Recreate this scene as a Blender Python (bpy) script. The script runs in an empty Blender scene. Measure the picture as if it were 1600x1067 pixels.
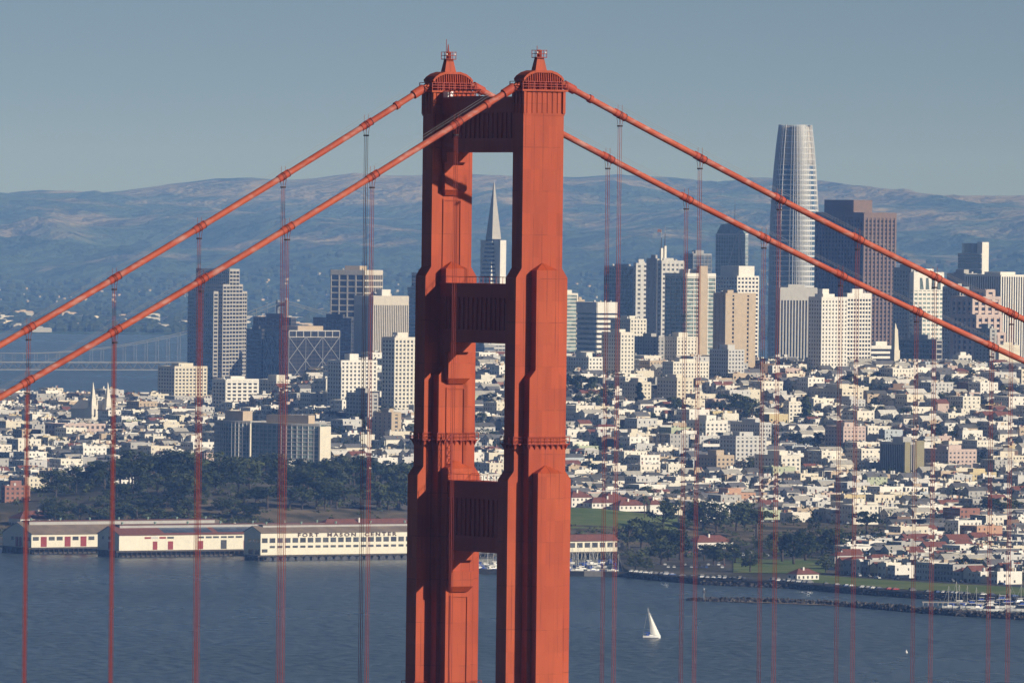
import bpy, math, random
import numpy as np
from mathutils import Matrix, Vector
R = math.radians
rnd = random.Random(7)
scene = bpy.context.scene
C = scene.collection

# ------------------------------------------------------------------ camera
CAM = np.array([-1291.92, 650.51, 200.21]); YAW, PIT, ROL, FPX = 2.0396433, -0.011776, 0.0116352, 14206.97
_fw = np.array([math.sin(YAW)*math.cos(PIT), math.cos(YAW)*math.cos(PIT), math.sin(PIT)])
_r0 = np.array([math.cos(YAW), -math.sin(YAW), 0.0]); _u0 = np.cross(_r0, _fw)
_rt = _r0*math.cos(ROL)+_u0*math.sin(ROL); _up = -_r0*math.sin(ROL)+_u0*math.cos(ROL)
cam_d = bpy.data.cameras.new('camera'); cam = bpy.data.objects.new('camera', cam_d); C.objects.link(cam)
cam_d.sensor_width = 36.0; cam_d.lens = 36.0*FPX/1600.0; cam_d.clip_start = 20.0; cam_d.clip_end = 120000.0
cam.matrix_world = Matrix(((_rt[0], _up[0], -_fw[0], CAM[0]), (_rt[1], _up[1], -_fw[1], CAM[1]), (_rt[2], _up[2], -_fw[2], CAM[2]), (0, 0, 0, 1)))
scene.camera = cam

# ------------------------------------------------------------------ sky, sun, exposure
SUN_AZ, SUN_EL = 236.0, 23.0
world = bpy.data.worlds.new('World'); scene.world = world; world.use_nodes = True
wn = world.node_tree.nodes; wl = world.node_tree.links
sky = wn.new('ShaderNodeTexSky'); sky.sky_type = 'NISHITA'; sky.sun_disc = False
sky.sun_elevation = R(SUN_EL); sky.sun_rotation = R(SUN_AZ); sky.altitude = 0.0
sky.air_density = 0.34; sky.dust_density = 0.12; sky.ozone_density = 0.7
bg = wn['Background']; bg.inputs['Strength'].default_value = 0.052
wl.new(sky.outputs[0], bg.inputs['Color'])
sun_d = bpy.data.lights.new('sun', 'SUN'); sun_d.energy = 5.0; sun_d.angle = R(0.5); sun_d.color = (1.0, 0.94, 0.87)
sun = bpy.data.objects.new('sun', sun_d); C.objects.link(sun)
_sd = Vector((math.sin(R(SUN_AZ))*math.cos(R(SUN_EL)), math.cos(R(SUN_AZ))*math.cos(R(SUN_EL)), math.sin(R(SUN_EL))))
sun.rotation_euler = _sd.to_track_quat('Z', 'Y').to_euler()
sun.location = (-1500, -1500, 900)
scene.view_settings.view_transform = 'Standard'; scene.view_settings.look = 'None'
scene.view_settings.exposure = -0.1; scene.view_settings.gamma = 1.0; scene.view_settings.use_curve_mapping = False
scene.cycles.max_bounces = 4; scene.cycles.volume_bounces = 0; scene.cycles.use_denoising = True

# ------------------------------------------------------------------ view helpers (places by bearing and range)
FWH = np.array([math.sin(YAW), math.cos(YAW)]); RTH = np.array([math.cos(YAW), -math.sin(YAW)])
def ray(px, py):
    return _fw + _rt*((px-800)/FPX) - _up*((py-533.5)/FPX)
def at(px, py, D):
    d = ray(px, py); return CAM + d*(D/(d[0]*FWH[0]+d[1]*FWH[1]))
def proj(p):
    d = np.asarray(p, float)-CAM; Z = d@_fw
    return 800+FPX*(d@_rt)/Z, 533.5-FPX*(d@_up)/Z, Z
def uD(x, y):
    dx, dy = x-CAM[0], y-CAM[1]
    return dx*RTH[0]+dy*RTH[1], dx*FWH[0]+dy*FWH[1]
def pxD(x, y):
    u, D = uD(x, y); return 800+FPX*u/D, D
def fromuD(u, D):
    return CAM[0]+RTH[0]*u+FWH[0]*D, CAM[1]+RTH[1]*u+FWH[1]*D
def frompx(px, D):
    return fromuD((px-800)/FPX*D, D)

# ------------------------------------------------------------------ mesh helpers
class MB:
    def __init__(s): s.v = []; s.f = []; s.m = []
    def add(s, vs, fs, m=0):
        n = len(s.v); s.v += vs
        for f in fs: s.f.append([i+n for i in f]); s.m.append(m)
        return s
    def box(s, x0, x1, y0, y1, z0, z1, m=0, bottom=True):
        fs = [(4, 5, 6, 7), (0, 1, 5, 4), (1, 2, 6, 5), (2, 3, 7, 6), (3, 0, 4, 7)]
        if bottom: fs.append((3, 2, 1, 0))
        return s.add([(x0, y0, z0), (x1, y0, z0), (x1, y1, z0), (x0, y1, z0), (x0, y0, z1), (x1, y0, z1), (x1, y1, z1), (x0, y1, z1)], fs, m)
    def frustum(s, a, b, m=0):   # a,b = (x0,x1,y0,y1,z)
        v = [(q[i], q[j], q[4]) for q in (a, b) for i, j in ((0, 2), (1, 2), (1, 3), (0, 3))]
        return s.add(v, [(4, 5, 6, 7), (0, 1, 5, 4), (1, 2, 6, 5), (2, 3, 7, 6), (3, 0, 4, 7), (3, 2, 1, 0)], m)
    def rings(s, rings, m=0, cap=True):   # list of equal-length vertex rings
        n = len(rings[0]); v = [p for r in rings for p in r]; f = []
        for k in range(len(rings)-1):
            for i in range(n):
                j = (i+1) % n; f.append((k*n+i, k*n+j, (k+1)*n+j, (k+1)*n+i))
        if cap: f += [tuple(range(n-1, -1, -1)), tuple((len(rings)-1)*n+i for i in range(n))]
        return s.add(v, f, m)
    def tube(s, pts, r, n=8, m=0):
        pts = [Vector(p) for p in pts]; rr = r if isinstance(r, (list, tuple)) else [r]*len(pts); out = []
        for k, p in enumerate(pts):
            t = (pts[min(k+1, len(pts)-1)]-pts[max(k-1, 0)]).normalized()
            a = t.cross(Vector((0, 0, 1))) if abs(t.z) < .95 else t.cross(Vector((0, 1, 0)))
            a.normalize(); b = t.cross(a)
            out.append([tuple(p+(a*math.cos(2*math.pi*i/n)+b*math.sin(2*math.pi*i/n))*rr[k]) for i in range(n)])
        return s.rings(out, m)
    def prism(s, poly, axis, a, b, m=0):   # extrude 2D poly along axis ('x': poly=(y,z); 'y': poly=(x,z); 'z': (x,y))
        n = len(poly)
        f3 = {'x': lambda p, t: (t, p[0], p[1]), 'y': lambda p, t: (p[0], t, p[1]), 'z': lambda p, t: (p[0], p[1], t)}[axis]
        v = [f3(p, a) for p in poly]+[f3(p, b) for p in poly]
        f = [(i, (i+1) % n, n+(i+1) % n, n+i) for i in range(n)]+[tuple(range(n-1, -1, -1)), tuple(range(n, 2*n))]
        return s.add(v, f, m)
    def mesh(s, name, mats, smooth=False):
        me = bpy.data.meshes.new(name); me.from_pydata(s.v, [], s.f)
        for mt in (mats if isinstance(mats, (list, tuple)) else [mats]): me.materials.append(mt)
        if any(s.m): me.polygons.foreach_set('material_index', s.m)
        if smooth: me.polygons.foreach_set('use_smooth', [True]*len(s.f))
        me.update(); return me
    def build(s, name, mats, parent=None, smooth=False, loc=None, rz=0, **kw):
        return obj(name, s.mesh(name, mats, smooth), parent, loc, rz, **kw)
def obj(name, me, parent=None, loc=None, rz=0, label=None, cat=None, group=None, kind=None):
    o = bpy.data.objects.new(name, me); C.objects.link(o)
    if parent is not None: o.parent = parent
    if loc is not None: o.location = loc
    if rz: o.rotation_euler = (0, 0, rz)
    if label: o['label'] = label
    if cat: o['category'] = cat
    if group: o['group'] = group
    if kind: o['kind'] = kind
    return o
def thing(name, label, cat, loc=(0, 0, 0), rz=0, group=None):
    return obj(name, None, None, loc, rz, label, cat, group)

# ------------------------------------------------------------------ materials
def nmat(name):
    m = bpy.data.materials.new(name); m.use_nodes = True
    return m, m.node_tree.nodes, m.node_tree.links, m.node_tree.nodes['Principled BSDF']
def mat(name, col, rough=0.8, var=0.12, scale=0.25, metal=0.0, spec=0.3, streak=1.0, col2=None):
    """plain weathered surface: base colour broken by noise (object space)"""
    m, n, l, p = nmat(name)
    p.inputs['Roughness'].default_value = rough; p.inputs['Metallic'].default_value = metal
    p.inputs['Specular IOR Level'].default_value = spec
    tc = n.new('ShaderNodeTexCoord'); mp = n.new('ShaderNodeMapping'); mp.inputs['Scale'].default_value = (1, 1, streak)
    nz = n.new('ShaderNodeTexNoise'); nz.inputs['Scale'].default_value = scale; nz.inputs['Detail'].default_value = 5; nz.inputs['Roughness'].default_value = .65
    l.new(tc.outputs['Object'], mp.inputs['Vector']); l.new(mp.outputs[0], nz.inputs['Vector'])
    cr = n.new('ShaderNodeValToRGB'); a = [max(0, c*(1-var)) for c in col]; b = [min(1, c*(1+var)) for c in (col2 or col)]
    cr.color_ramp.elements[0].position = .3; cr.color_ramp.elements[1].position = .7
    cr.color_ramp.elements[0].color = (*a, 1); cr.color_ramp.elements[1].color = (*b, 1)
    l.new(nz.outputs['Fac'], cr.inputs['Fac']); l.new(cr.outputs['Color'], p.inputs['Base Color'])
    return m
def glass_mat(name, col, rough=0.12, var=0.35, scale=0.18):
    """dark window glass: reflective pane, blinds and rooms vary from pane to pane"""
    m, n, l, p = nmat(name)
    p.inputs['Roughness'].default_value = rough; p.inputs['Specular IOR Level'].default_value = .55
    tc = n.new('ShaderNodeTexCoord'); vo = n.new('ShaderNodeTexVoronoi'); vo.inputs['Scale'].default_value = scale
    l.new(tc.outputs['Object'], vo.inputs['Vector'])
    mx = n.new('ShaderNodeValToRGB'); e = mx.color_ramp.elements
    e[0].color = (*[c*(1-var) for c in col], 1); e[1].color = (*[min(1, c*(1+var)) for c in col], 1)
    sp = n.new('ShaderNodeSeparateColor'); l.new(vo.outputs['Color'], sp.inputs[0]); l.new(sp.outputs[0], mx.inputs['Fac'])
    l.new(mx.outputs[0], p.inputs['Base Color']); return m

def orange_mat(name, col, seams=True, patch=0.5, light=None, seam_dark=.85):
    """red-orange bridge paint on riveted plate: touched-up patches, run-down stains, plate seams"""
    m, n, l, p = nmat(name)
    p.inputs['Roughness'].default_value = .62; p.inputs['Specular IOR Level'].default_value = .25
    tc = n.new('ShaderNodeTexCoord')
    def noise(scale, sc, det=4):
        mp = n.new('ShaderNodeMapping'); mp.inputs['Scale'].default_value = sc
        nz = n.new('ShaderNodeTexNoise'); nz.inputs['Scale'].default_value = scale; nz.inputs['Detail'].default_value = det
        l.new(tc.outputs['Object'], mp.inputs['Vector']); l.new(mp.outputs[0], nz.inputs['Vector']); return nz.outputs['Fac']
    def mixc(fac, a, b, blend='MIX'):
        mx = n.new('ShaderNodeMix'); mx.data_type = 'RGBA'; mx.blend_type = blend
        if isinstance(fac, float): mx.inputs[0].default_value = fac
        else: l.new(fac, mx.inputs[0])
        for s, q in ((6, a), (7, b)):
            if isinstance(q, tuple): mx.inputs[s].default_value = (*q, 1)
            else: l.new(q, mx.inputs[s])
        return mx.outputs[2]
    def ramp(fac, p0, p1, v0=0.0, v1=1.0):
        mr = n.new('ShaderNodeMapRange'); mr.inputs[1].default_value = p0; mr.inputs[2].default_value = p1
        mr.inputs[3].default_value = v0; mr.inputs[4].default_value = v1; l.new(fac, mr.inputs[0]); return mr.outputs[0]
    big = ramp(noise(.09, (1, 1, .55)), .4, .62)
    c = mixc(big, tuple(x*.92 for x in col), (col[0]*1.07, col[1]*1.25, col[2]*1.2))
    if seams:   # plate by plate tint
        sp = n.new('ShaderNodeSeparateXYZ'); l.new(tc.outputs['Object'], sp.inputs[0]); cb = n.new('ShaderNodeCombineXYZ')
        su = n.new('ShaderNodeMath'); su.operation = 'ADD'; l.new(sp.outputs[0], su.inputs[0]); l.new(sp.outputs[1], su.inputs[1])
        l.new(su.outputs[0], cb.inputs[0]); l.new(sp.outputs[2], cb.inputs[1])
        bt = n.new('ShaderNodeTexBrick'); bt.inputs['Scale'].default_value = 1.0; bt.inputs['Brick Width'].default_value = 1.62; bt.inputs['Row Height'].default_value = 3.45; bt.inputs['Mortar Size'].default_value = .02; bt.offset = 0.0
        bt.inputs['Color1'].default_value = (.80, .78, .78, 1); bt.inputs['Color2'].default_value = (1.0, 1.0, 1.0, 1); bt.inputs['Mortar'].default_value = (.72, .68, .68, 1)
        l.new(cb.outputs[0], bt.inputs['Vector']); c = mixc(.75, c, bt.outputs['Color'], 'MULTIPLY')
    run = ramp(noise(.9, (1, 1, .07), 5), .52, .76, 0, .45)
    c = mixc(run, c, tuple(x*.55 for x in col))
    if light: c = mixc(ramp(noise(.42, (2.2, 1, 2.2), 9), .50, .70, 0, patch), c, light)
    else: c = mixc(ramp(noise(2.2, (1, 1, .4), 6), .62, .8, 0, patch*.5), c, (col[0]*1.0, col[1]*2.2, col[2]*2.4))
    if seams:
        sx = n.new('ShaderNodeSeparateXYZ'); l.new(tc.outputs['Object'], sx.inputs[0])
        def line(sock, pitch, w):
            a = n.new('ShaderNodeMath'); a.operation = 'DIVIDE'; l.new(sock, a.inputs[0]); a.inputs[1].default_value = pitch
            b = n.new('ShaderNodeMath'); b.operation = 'FRACT'; l.new(a.outputs[0], b.inputs[0])
            d = n.new('ShaderNodeMath'); d.operation = 'LESS_THAN'; l.new(b.outputs[0], d.inputs[0]); d.inputs[1].default_value = w
            return d.outputs[0]
        lines = n.new('ShaderNodeMath'); lines.operation = 'MAXIMUM'
        l.new(line(sx.outputs[1], 1.62, .075), lines.inputs[0]); l.new(line(sx.outputs[2], 6.9, .014), lines.inputs[1])
        brk = ramp(noise(.5, (1, 1, .25), 3), .42, .6, 0, seam_dark)
        mu = n.new('ShaderNodeMath'); mu.operation = 'MULTIPLY'; l.new(lines.outputs[0], mu.inputs[0]); l.new(brk, mu.inputs[1])
        c = mixc(mu.outputs[0], c, tuple(x*.45 for x in col))
    l.new(c, p.inputs['Base Color']); return m

ORG = (0.47, 0.072, 0.022)
M = dict(
    tower=orange_mat('tower_paint', ORG), strut=orange_mat('strut_paint', (0.42, 0.062, 0.032), seams=False),
    cable=orange_mat('cable_paint', (0.46, 0.085, 0.042), seams=False, patch=.85, light=(.50, .25, .20)),
    band=orange_mat('band_paint', (0.44, 0.066, 0.032), seams=False), rope=orange_mat('rope_paint', (0.31, 0.048, 0.034), seams=False),
    rail=orange_mat('rail_paint', (0.34, 0.05, 0.03), seams=False),
    darkjoint=mat('dark_socket', (.05, .03, .03)), handrope=mat('galvanised_rope', (.34, .32, .31), .6), lamp=mat('floodlight', (.8, .78, .74), .4),
)

# ------------------------------------------------------------------ terrain
COLS = [-300, 0, 300, 600, 690, 900, 1200, 1600, 1900]
_prof = {
 -300: [(5650, -4), (5760, 3), (5850, 6), (5950, 16), (6100, 18), (6300, 14), (6600, 10), (7000, 20), (7500, 30), (8000, 38), (8300, 42), (8750, 8), (10600, 3)],
 0:    [(5650, -4), (5760, 3), (5850, 8), (5950, 20), (6080, 24), (6250, 20), (6500, 12), (6700, 14), (7000, 24), (7500, 32), (8000, 40), (8300, 45), (8750, 8), (10600, 3)],
 300:  [(5650, -4), (5750, 3), (5800, 7), (5890, 25), (6100, 31), (6300, 29), (6500, 20), (6700, 20), (7000, 36), (7300, 46), (7600, 46), (8000, 44), (8300, 42), (8750, 8), (10600, 3)],
 600:  [(5650, -4), (5730, 3), (5800, 6), (5900, 20), (6100, 27), (6300, 25), (6500, 22), (6700, 34), (7000, 63), (7300, 85), (7500, 90), (7900, 66), (8400, 28), (8800, 8), (10600, 3)],
 690:  [(5440, 2.6), (5740, 4), (5820, 12), (5960, 22), (6150, 22), (6350, 21), (6500, 24), (6700, 36), (6900, 54), (7100, 74), (7300, 88), (7500, 94), (7900, 72), (8400, 28), (8800, 8), (10600, 3)],
 900:  [(5385, 2.6), (5740, 3.5), (5800, 9), (5850, 15), (6000, 21), (6200, 18), (6500, 22), (6700, 36), (6900, 53), (7100, 73), (7300, 88), (7500, 95), (7900, 74), (8400, 28), (8800, 8), (10600, 3)],
 1200: [(5100, 2.8), (5650, 3.6), (5800, 6), (6000, 9), (6400, 15), (6700, 30), (7000, 58), (7300, 83), (7500, 93), (7900, 74), (8500, 26), (8900, 8), (10600, 3)],
 1600: [(4800, 2.8), (5600, 3.4), (5900, 5), (6300, 10), (6700, 28), (7000, 55), (7300, 81), (7500, 92), (7900, 76), (8500, 26), (8900, 8), (10600, 3)],
}
_prof[1900] = _prof[1600]
def edgeD(px):
    return float(np.interp(px, [-300, 600, 660, 960, 985, 1000, 1100, 1240, 1350, 1450, 1600, 1900], [5690, 5690, 5660, 5655, 5330, 5316, 5240, 5195, 5119, 5067, 5010, 4900]))
def hgt(px, D):
    v = [np.interp(D, [a for a, b in _prof[c]], [b for a, b in _prof[c]]) for c in COLS]
    # smooth blend between columns
    i = int(np.clip(np.searchsorted(COLS, px)-1, 0, len(COLS)-2)); t = (px-COLS[i])/(COLS[i+1]-COLS[i]); t = min(1, max(0, t)); t = t*t*(3-2*t)
    z = float(v[i]*(1-t)+v[i+1]*t)
    if D > edgeD(px)+2: z = max(z, 2.6)
    return z
_DG = np.concatenate([np.arange(4900, 6600, 20), np.arange(6600, 8800, 40), np.arange(8800, 10601, 150)])
_PG = np.arange(-300, 1901, 10)
_HG = np.array([[hgt(p, d) for d in _DG] for p in _PG])
_k = np.array([.25, .5, .25])
for _ in range(3):   # soften the creases
    _HG[:, 1:-1] = np.where((_DG[1:-1] > 5900)[None, :], _HG[:, :-2]*.25+_HG[:, 1:-1]*.5+_HG[:, 2:]*.25, _HG[:, 1:-1])
def H(px, D):
    fx = min(max((px+300)/10, 0), len(_PG)-1.001); i = int(fx); tx = fx-i
    j = int(min(max(np.searchsorted(_DG, D)-1, 0), len(_DG)-2)); ty = min(1, max(0, (D-_DG[j])/(_DG[j+1]-_DG[j])))
    a = _HG[i, j]*(1-ty)+_HG[i, j+1]*ty; b = _HG[i+1, j]*(1-ty)+_HG[i+1, j+1]*ty
    return float(a*(1-tx)+b*tx)
def hw(x, y): return H(*pxD(x, y))
def ground_at(px, py):
    """first point where the sight line at this bearing meets the land: (x, y, z, D)"""
    for D in np.arange(4950, 9000, 6.0):
        p = at(px, py, D)
        if p[2] <= max(H(px, D), 0.0) and D > edgeD(px): return p[0], p[1], H(px, D), float(D)
    p = at(px, py, 7500); return p[0], p[1], H(px, 7500), 7500.0

def land_mat():
    m, n, l, p = nmat('city_ground'); p.inputs['Roughness'].default_value = .95; p.inputs['Specular IOR Level'].default_value = .1
    tc = n.new('ShaderNodeTexCoord'); nz = n.new('ShaderNodeTexNoise'); nz.inputs['Scale'].default_value = .012; nz.inputs['Detail'].default_value = 8
    l.new(tc.outputs['Object'], nz.inputs['Vector']); cr = n.new('ShaderNodeValToRGB'); e = cr.color_ramp.elements
    e[0].position = .35; e[0].color = (.055, .06, .035, 1); e[1].position = .62; e[1].color = (.16, .145, .12, 1)
    k = cr.color_ramp.elements.new(.5); k.color = (.10, .095, .08, 1)
    l.new(nz.outputs['Fac'], cr.inputs['Fac']); l.new(cr.outputs[0], p.inputs['Base Color']); return m
def patch_mat(name, c0, c1, scale, c2=None):
    m, n, l, p = nmat(name); p.inputs['Roughness'].default_value = .95; p.inputs['Specular IOR Level'].default_value = .08
    tc = n.new('ShaderNodeTexCoord'); nz = n.new('ShaderNodeTexNoise'); nz.inputs['Scale'].default_value = scale; nz.inputs['Detail'].default_value = 7; nz.inputs['Roughness'].default_value = .6
    l.new(tc.outputs['Object'], nz.inputs['Vector']); cr = n.new('ShaderNodeValToRGB'); e = cr.color_ramp.elements
    e[0].position = .36; e[0].color = (*c0, 1); e[1].position = .64; e[1].color = (*c1, 1)
    if c2: k = e.new(.5); k.color = (*c2, 1)
    l.new(nz.outputs['Fac'], cr.inputs['Fac']); l.new(cr.outputs[0], p.inputs['Base Color']); return m
M['land'] = land_mat(); M['lawn'] = patch_mat('lawn_grass', (.105, .165, .045), (.20, .225, .085), .03); M['bluff'] = patch_mat('dry_bluff', (.055, .056, .034), (.22, .175, .12), .045, (.14, .115, .078))
M['asphalt'] = patch_mat('asphalt', (.05, .05, .052), (.085, .083, .08), .06); M['sand'] = patch_mat('beach_sand', (.24, .19, .14), (.34, .28, .20), .1)
M['rock'] = patch_mat('riprap_rock', (.035, .033, .032), (.17, .15, .13), .5, (.08, .072, .065)); M['concrete'] = mat('pale_concrete', (.40, .37, .33), var=.2)
M['quay'] = patch_mat('quay_stone', (.05, .05, .05), (.12, .11, .10), .15)

def sheet(name, pxs, d0, d1, nd, m, lift=0.3, kind='structure', zf=None, **kw):
    b = MB(); n = len(pxs); vs = []; fs = []
    for i, p in enumerate(pxs):
        a, c = d0(p), d1(p)
        for k in range(nd+1):
            D = a+(c-a)*k/nd; x, y = frompx(p, D); vs.append((x, y, (zf(p, D) if zf else H(p, D))+lift))
    for i in range(n-1):
        for k in range(nd): q = i*(nd+1)+k; fs.append((q, q+nd+1, q+nd+2, q+1))
    b.add(vs, fs); return b.build(name, m, kind=kind, **kw)
# city land with a vertical sea face
b = MB(); vs = []; fs = []
Ds_of = lambda p: [edgeD(p)]+[edgeD(p)+.5]+[float(d) for d in np.linspace(edgeD(p)+12, 10600, 190)]
for p in _PG:
    for k, D in enumerate(Ds_of(p)):
        x, y = frompx(p, D); vs.append((x, y, -3.0 if k == 0 else max(H(p, D), 2.6)))
nd = len(Ds_of(0))
for i in range(len(_PG)-1):
    for k in range(nd-1): q = i*nd+k; fs.append((q, q+nd, q+nd+1, q+1))
b.add(vs, fs); b.build('city_ground', M['land'], kind='structure', smooth=True)

# bay water: one sheet
def water_mat():
    m, n, l, p = nmat('bay_water'); p.inputs['Base Color'].default_value = (.022, .045, .062, 1); p.inputs['Roughness'].default_value = .28; p.inputs['IOR'].default_value = 1.33
    tc = n.new('ShaderNodeTexCoord'); mr_ = n.new('ShaderNodeMapping'); mr_.inputs['Rotation'].default_value = (0, 0, YAW-R(12)); l.new(tc.outputs['Object'], mr_.inputs['Vector'])
    mp = n.new('ShaderNodeMapping'); mp.inputs['Scale'].default_value = (.16, .075, 1); l.new(mr_.outputs[0], mp.inputs['Vector'])   # wave noise stretched roughly along the view, feeds bump and painted ripple tone
    n1 = n.new('ShaderNodeTexNoise'); n1.inputs['Scale'].default_value = 1.0; n1.inputs['Detail'].default_value = 5; n1.inputs['Roughness'].default_value = .55; l.new(mp.outputs[0], n1.inputs['Vector'])
    n2 = n.new('ShaderNodeTexNoise'); n2.inputs['Scale'].default_value = .035; n2.inputs['Detail'].default_value = 4; l.new(mp.outputs[0], n2.inputs['Vector'])
    bm = n.new('ShaderNodeBump'); bm.inputs['Strength'].default_value = 1.0; bm.inputs['Distance'].default_value = 1.6
    l.new(n1.outputs['Fac'], bm.inputs['Height']); l.new(bm.outputs[0], p.inputs['Normal'])
    mr = n.new('ShaderNodeMapRange'); mr.inputs[1].default_value = .35; mr.inputs[2].default_value = .7; mr.inputs[3].default_value = .26; mr.inputs[4].default_value = .34
    l.new(n2.outputs['Fac'], mr.inputs[0]); l.new(mr.outputs[0], p.inputs['Roughness'])
    cr = n.new('ShaderNodeValToRGB'); e = cr.color_ramp.elements; e[0].position = .40; e[0].color = (.018, .036, .048, 1); e[1].position = .60; e[1].color = (.105, .135, .145, 1)  # light and dark of the ripples painted into the water's base colour
    l.new(n1.outputs['Fac'], cr.inputs['Fac']); l.new(cr.outputs[0], p.inputs['Base Color'])
    return m
b = MB(); q = [fromuD(u, D) for u, D in ((-16000, -380), (16000, -380), (16000, 39800), (-16000, 39800))]
b.add([(x, y, 0.0) for x, y in q], [(0, 1, 2, 3)]); b.build('bay_water', water_mat(), kind='structure')

# east shore flat and the hills behind
TOPX = [-600, 0, 60, 120, 200, 300, 330, 390, 450, 500, 550, 600, 680, 770, 860, 900, 960, 1010, 1070, 1120, 1160, 1230, 1290, 1350, 1420, 1500, 1560, 1600, 2300]
TOPY = [330, 316, 310, 313, 303, 289, 285, 284, 287, 284, 276, 279, 276, 275, 277, 278, 273, 281, 288, 292, 283, 287, 297, 297, 303, 313, 320, 326, 380]
_h = np.random.RandomState(3)
def vnoise(seed):
    g = np.random.RandomState(seed).rand(64, 64)
    def f(x, y):
        x = x % 64; y = y % 64; i, j = int(x), int(y); a, c = x-i, y-j; a = a*a*(3-2*a); c = c*c*(3-2*c); i2, j2 = (i+1) % 64, (j+1) % 64
        return (g[i, j]*(1-a)+g[i2, j]*a)*(1-c)+(g[i, j2]*(1-a)+g[i2, j2]*a)*c
    return f
vn = vnoise(5); vn2 = vnoise(9)
def fbm(x, y, o=5):
    s = 0; a = .5
    for k in range(o): s += a*(vn(x, y)-.5); x *= 2.03; y *= 2.03; a *= .52
    return s
def hill_z(px, D):
    if D <= 23500: return 1.5
    yh = 366+.0116*(px-800)
    ytop = np.interp(px, TOPX, TOPY)
    yapp = np.interp(D, [23500, 26000, 28500, 31000, 33500, 36000], [yh+118, 445, 395, 352, 318, ytop])
    z = 200.2-(yapp-yh)*D/FPX
    u = (px-800)/FPX*D
    w = np.interp(D, [23500, 26500, 34500, 36000], [0, 1, 1, .35])
    rid = 1-abs(2*vn2(u/1150+D/2600, D/2300-u/4000)-1); rid2 = 1-abs(2*vn(u/420+D/1500, D/1100)-1)
    z += w*(rid-.55)*105+w*(rid2-.55)*48+w*fbm(u/620, D/900)*110
    if D > 36000: z -= (D-36000)*.09
    return max(z, 1.2)
pxs = np.arange(-420, 2021, 9); dd = np.concatenate([np.linspace(17300, 23400, 14), np.linspace(23600, 37400, 120)])
b = MB(); vs = []; fs = []
for p in pxs:
    for k, D in enumerate(dd):
        if k == 0: D = 17300+400*fbm(p/60, 3)-(p < 330)*150
        x, y = frompx(p, D); vs.append((x, y, -2.0 if k == 0 else hill_z(p, D)+(1.5 if D < 23500 else 0)))
nd = len(dd)
for i in range(len(pxs)-1):
    for k in range(nd-1): q = i*nd+k; fs.append((q, q+nd, q+nd+1, q+1))
def hill_mat():
    m, n, l, p = nmat('east_hills'); p.inputs['Roughness'].default_value = 1; p.inputs['Specular IOR Level'].default_value = 0
    tc = n.new('ShaderNodeTexCoord'); sep = n.new('ShaderNodeSeparateXYZ'); l.new(tc.outputs['Object'], sep.inputs[0])
    def noise(sc, det, r=.6):
        a = n.new('ShaderNodeTexNoise'); a.inputs['Scale'].default_value = sc; a.inputs['Detail'].default_value = det; a.inputs['Roughness'].default_value = r; l.new(tc.outputs['Object'], a.inputs['Vector']); return a.outputs['Fac']
    cr = n.new('ShaderNodeValToRGB'); e = cr.color_ramp.elements; e[0].position = .47; e[0].color = (.060, .092, .068, 1); e[1].position = .60; e[1].color = (.29, .25, .185, 1)
    ad = n.new('ShaderNodeMath'); ad.operation = 'ADD'; mu = n.new('ShaderNodeMath'); mu.operation = 'MULTIPLY'; mu.inputs[1].default_value = .45
    n1 = noise(.0009, 9, .66); n2 = noise(.004, 5)
    l.new(n2, mu.inputs[0]); l.new(n1, ad.inputs[0]); l.new(mu.outputs[0], ad.inputs[1])
    su = n.new('ShaderNodeMath'); su.operation = 'SUBTRACT'; l.new(ad.outputs[0], su.inputs[0])
    mr = n.new('ShaderNodeMapRange'); mr.inputs[1].default_value = 60; mr.inputs[2].default_value = 330; mr.inputs[3].default_value = .36; mr.inputs[4].default_value = .19   # wooded suburbs below, grassland above
    l.new(sep.outputs[2], mr.inputs[0]); l.new(mr.outputs[0], su.inputs[1])
    l.new(su.outputs[0], cr.inputs['Fac']); l.new(cr.outputs[0], p.inputs['Base Color'])
    mp = n.new('ShaderNodeMapping'); mp.inputs['Rotation'].default_value = (0, 0, .5); l.new(tc.outputs['Object'], mp.inputs['Vector'])
    g = n.new('ShaderNodeTexNoise'); g.inputs['Scale'].default_value = .0016; g.inputs['Detail'].default_value = 7; g.inputs['Roughness'].default_value = .6; l.new(mp.outputs[0], g.inputs['Vector'])
    bm = n.new('ShaderNodeBump'); bm.inputs['Strength'].default_value = 1.0; bm.inputs['Distance'].default_value = 260.0; l.new(g.outputs['Fac'], bm.inputs['Height']); l.new(bm.outputs[0], p.inputs['Normal']); return m
b.add(vs, fs); b.build('east_hills', hill_mat(), kind='structure', smooth=True)

# the air
b = MB(); q = [fromuD(u, D) for u, D in ((-16500, -400), (16500, -400), (16500, 40000), (-16500, 40000))]
b.add([(x, y, -4.5) for x, y in q]+[(x, y, 560.0) for x, y in q], [(3, 2, 1, 0), (4, 5, 6, 7), (0, 1, 5, 4), (1, 2, 6, 5), (2, 3, 7, 6), (3, 0, 4, 7)])
hm = bpy.data.materials.new('haze'); hm.use_nodes = True; hn = hm.node_tree.nodes; hn.remove(hn['Principled BSDF'])
pv = hn.new('ShaderNodeVolumePrincipled'); HAZE = 4.0e-5
pv.inputs['Color'].default_value = (.20, .42, 1.0, 1); pv.inputs['Density'].default_value = HAZE; pv.inputs['Absorption Color'].default_value = (1, 1, 1, 1); pv.inputs['Anisotropy'].default_value = -0.3
hm.node_tree.links.new(pv.outputs[0], hn['Material Output'].inputs['Volume'])
hz = b.build('haze', hm, kind='stuff', label='thin blue haze over the bay and far hills')

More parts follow.
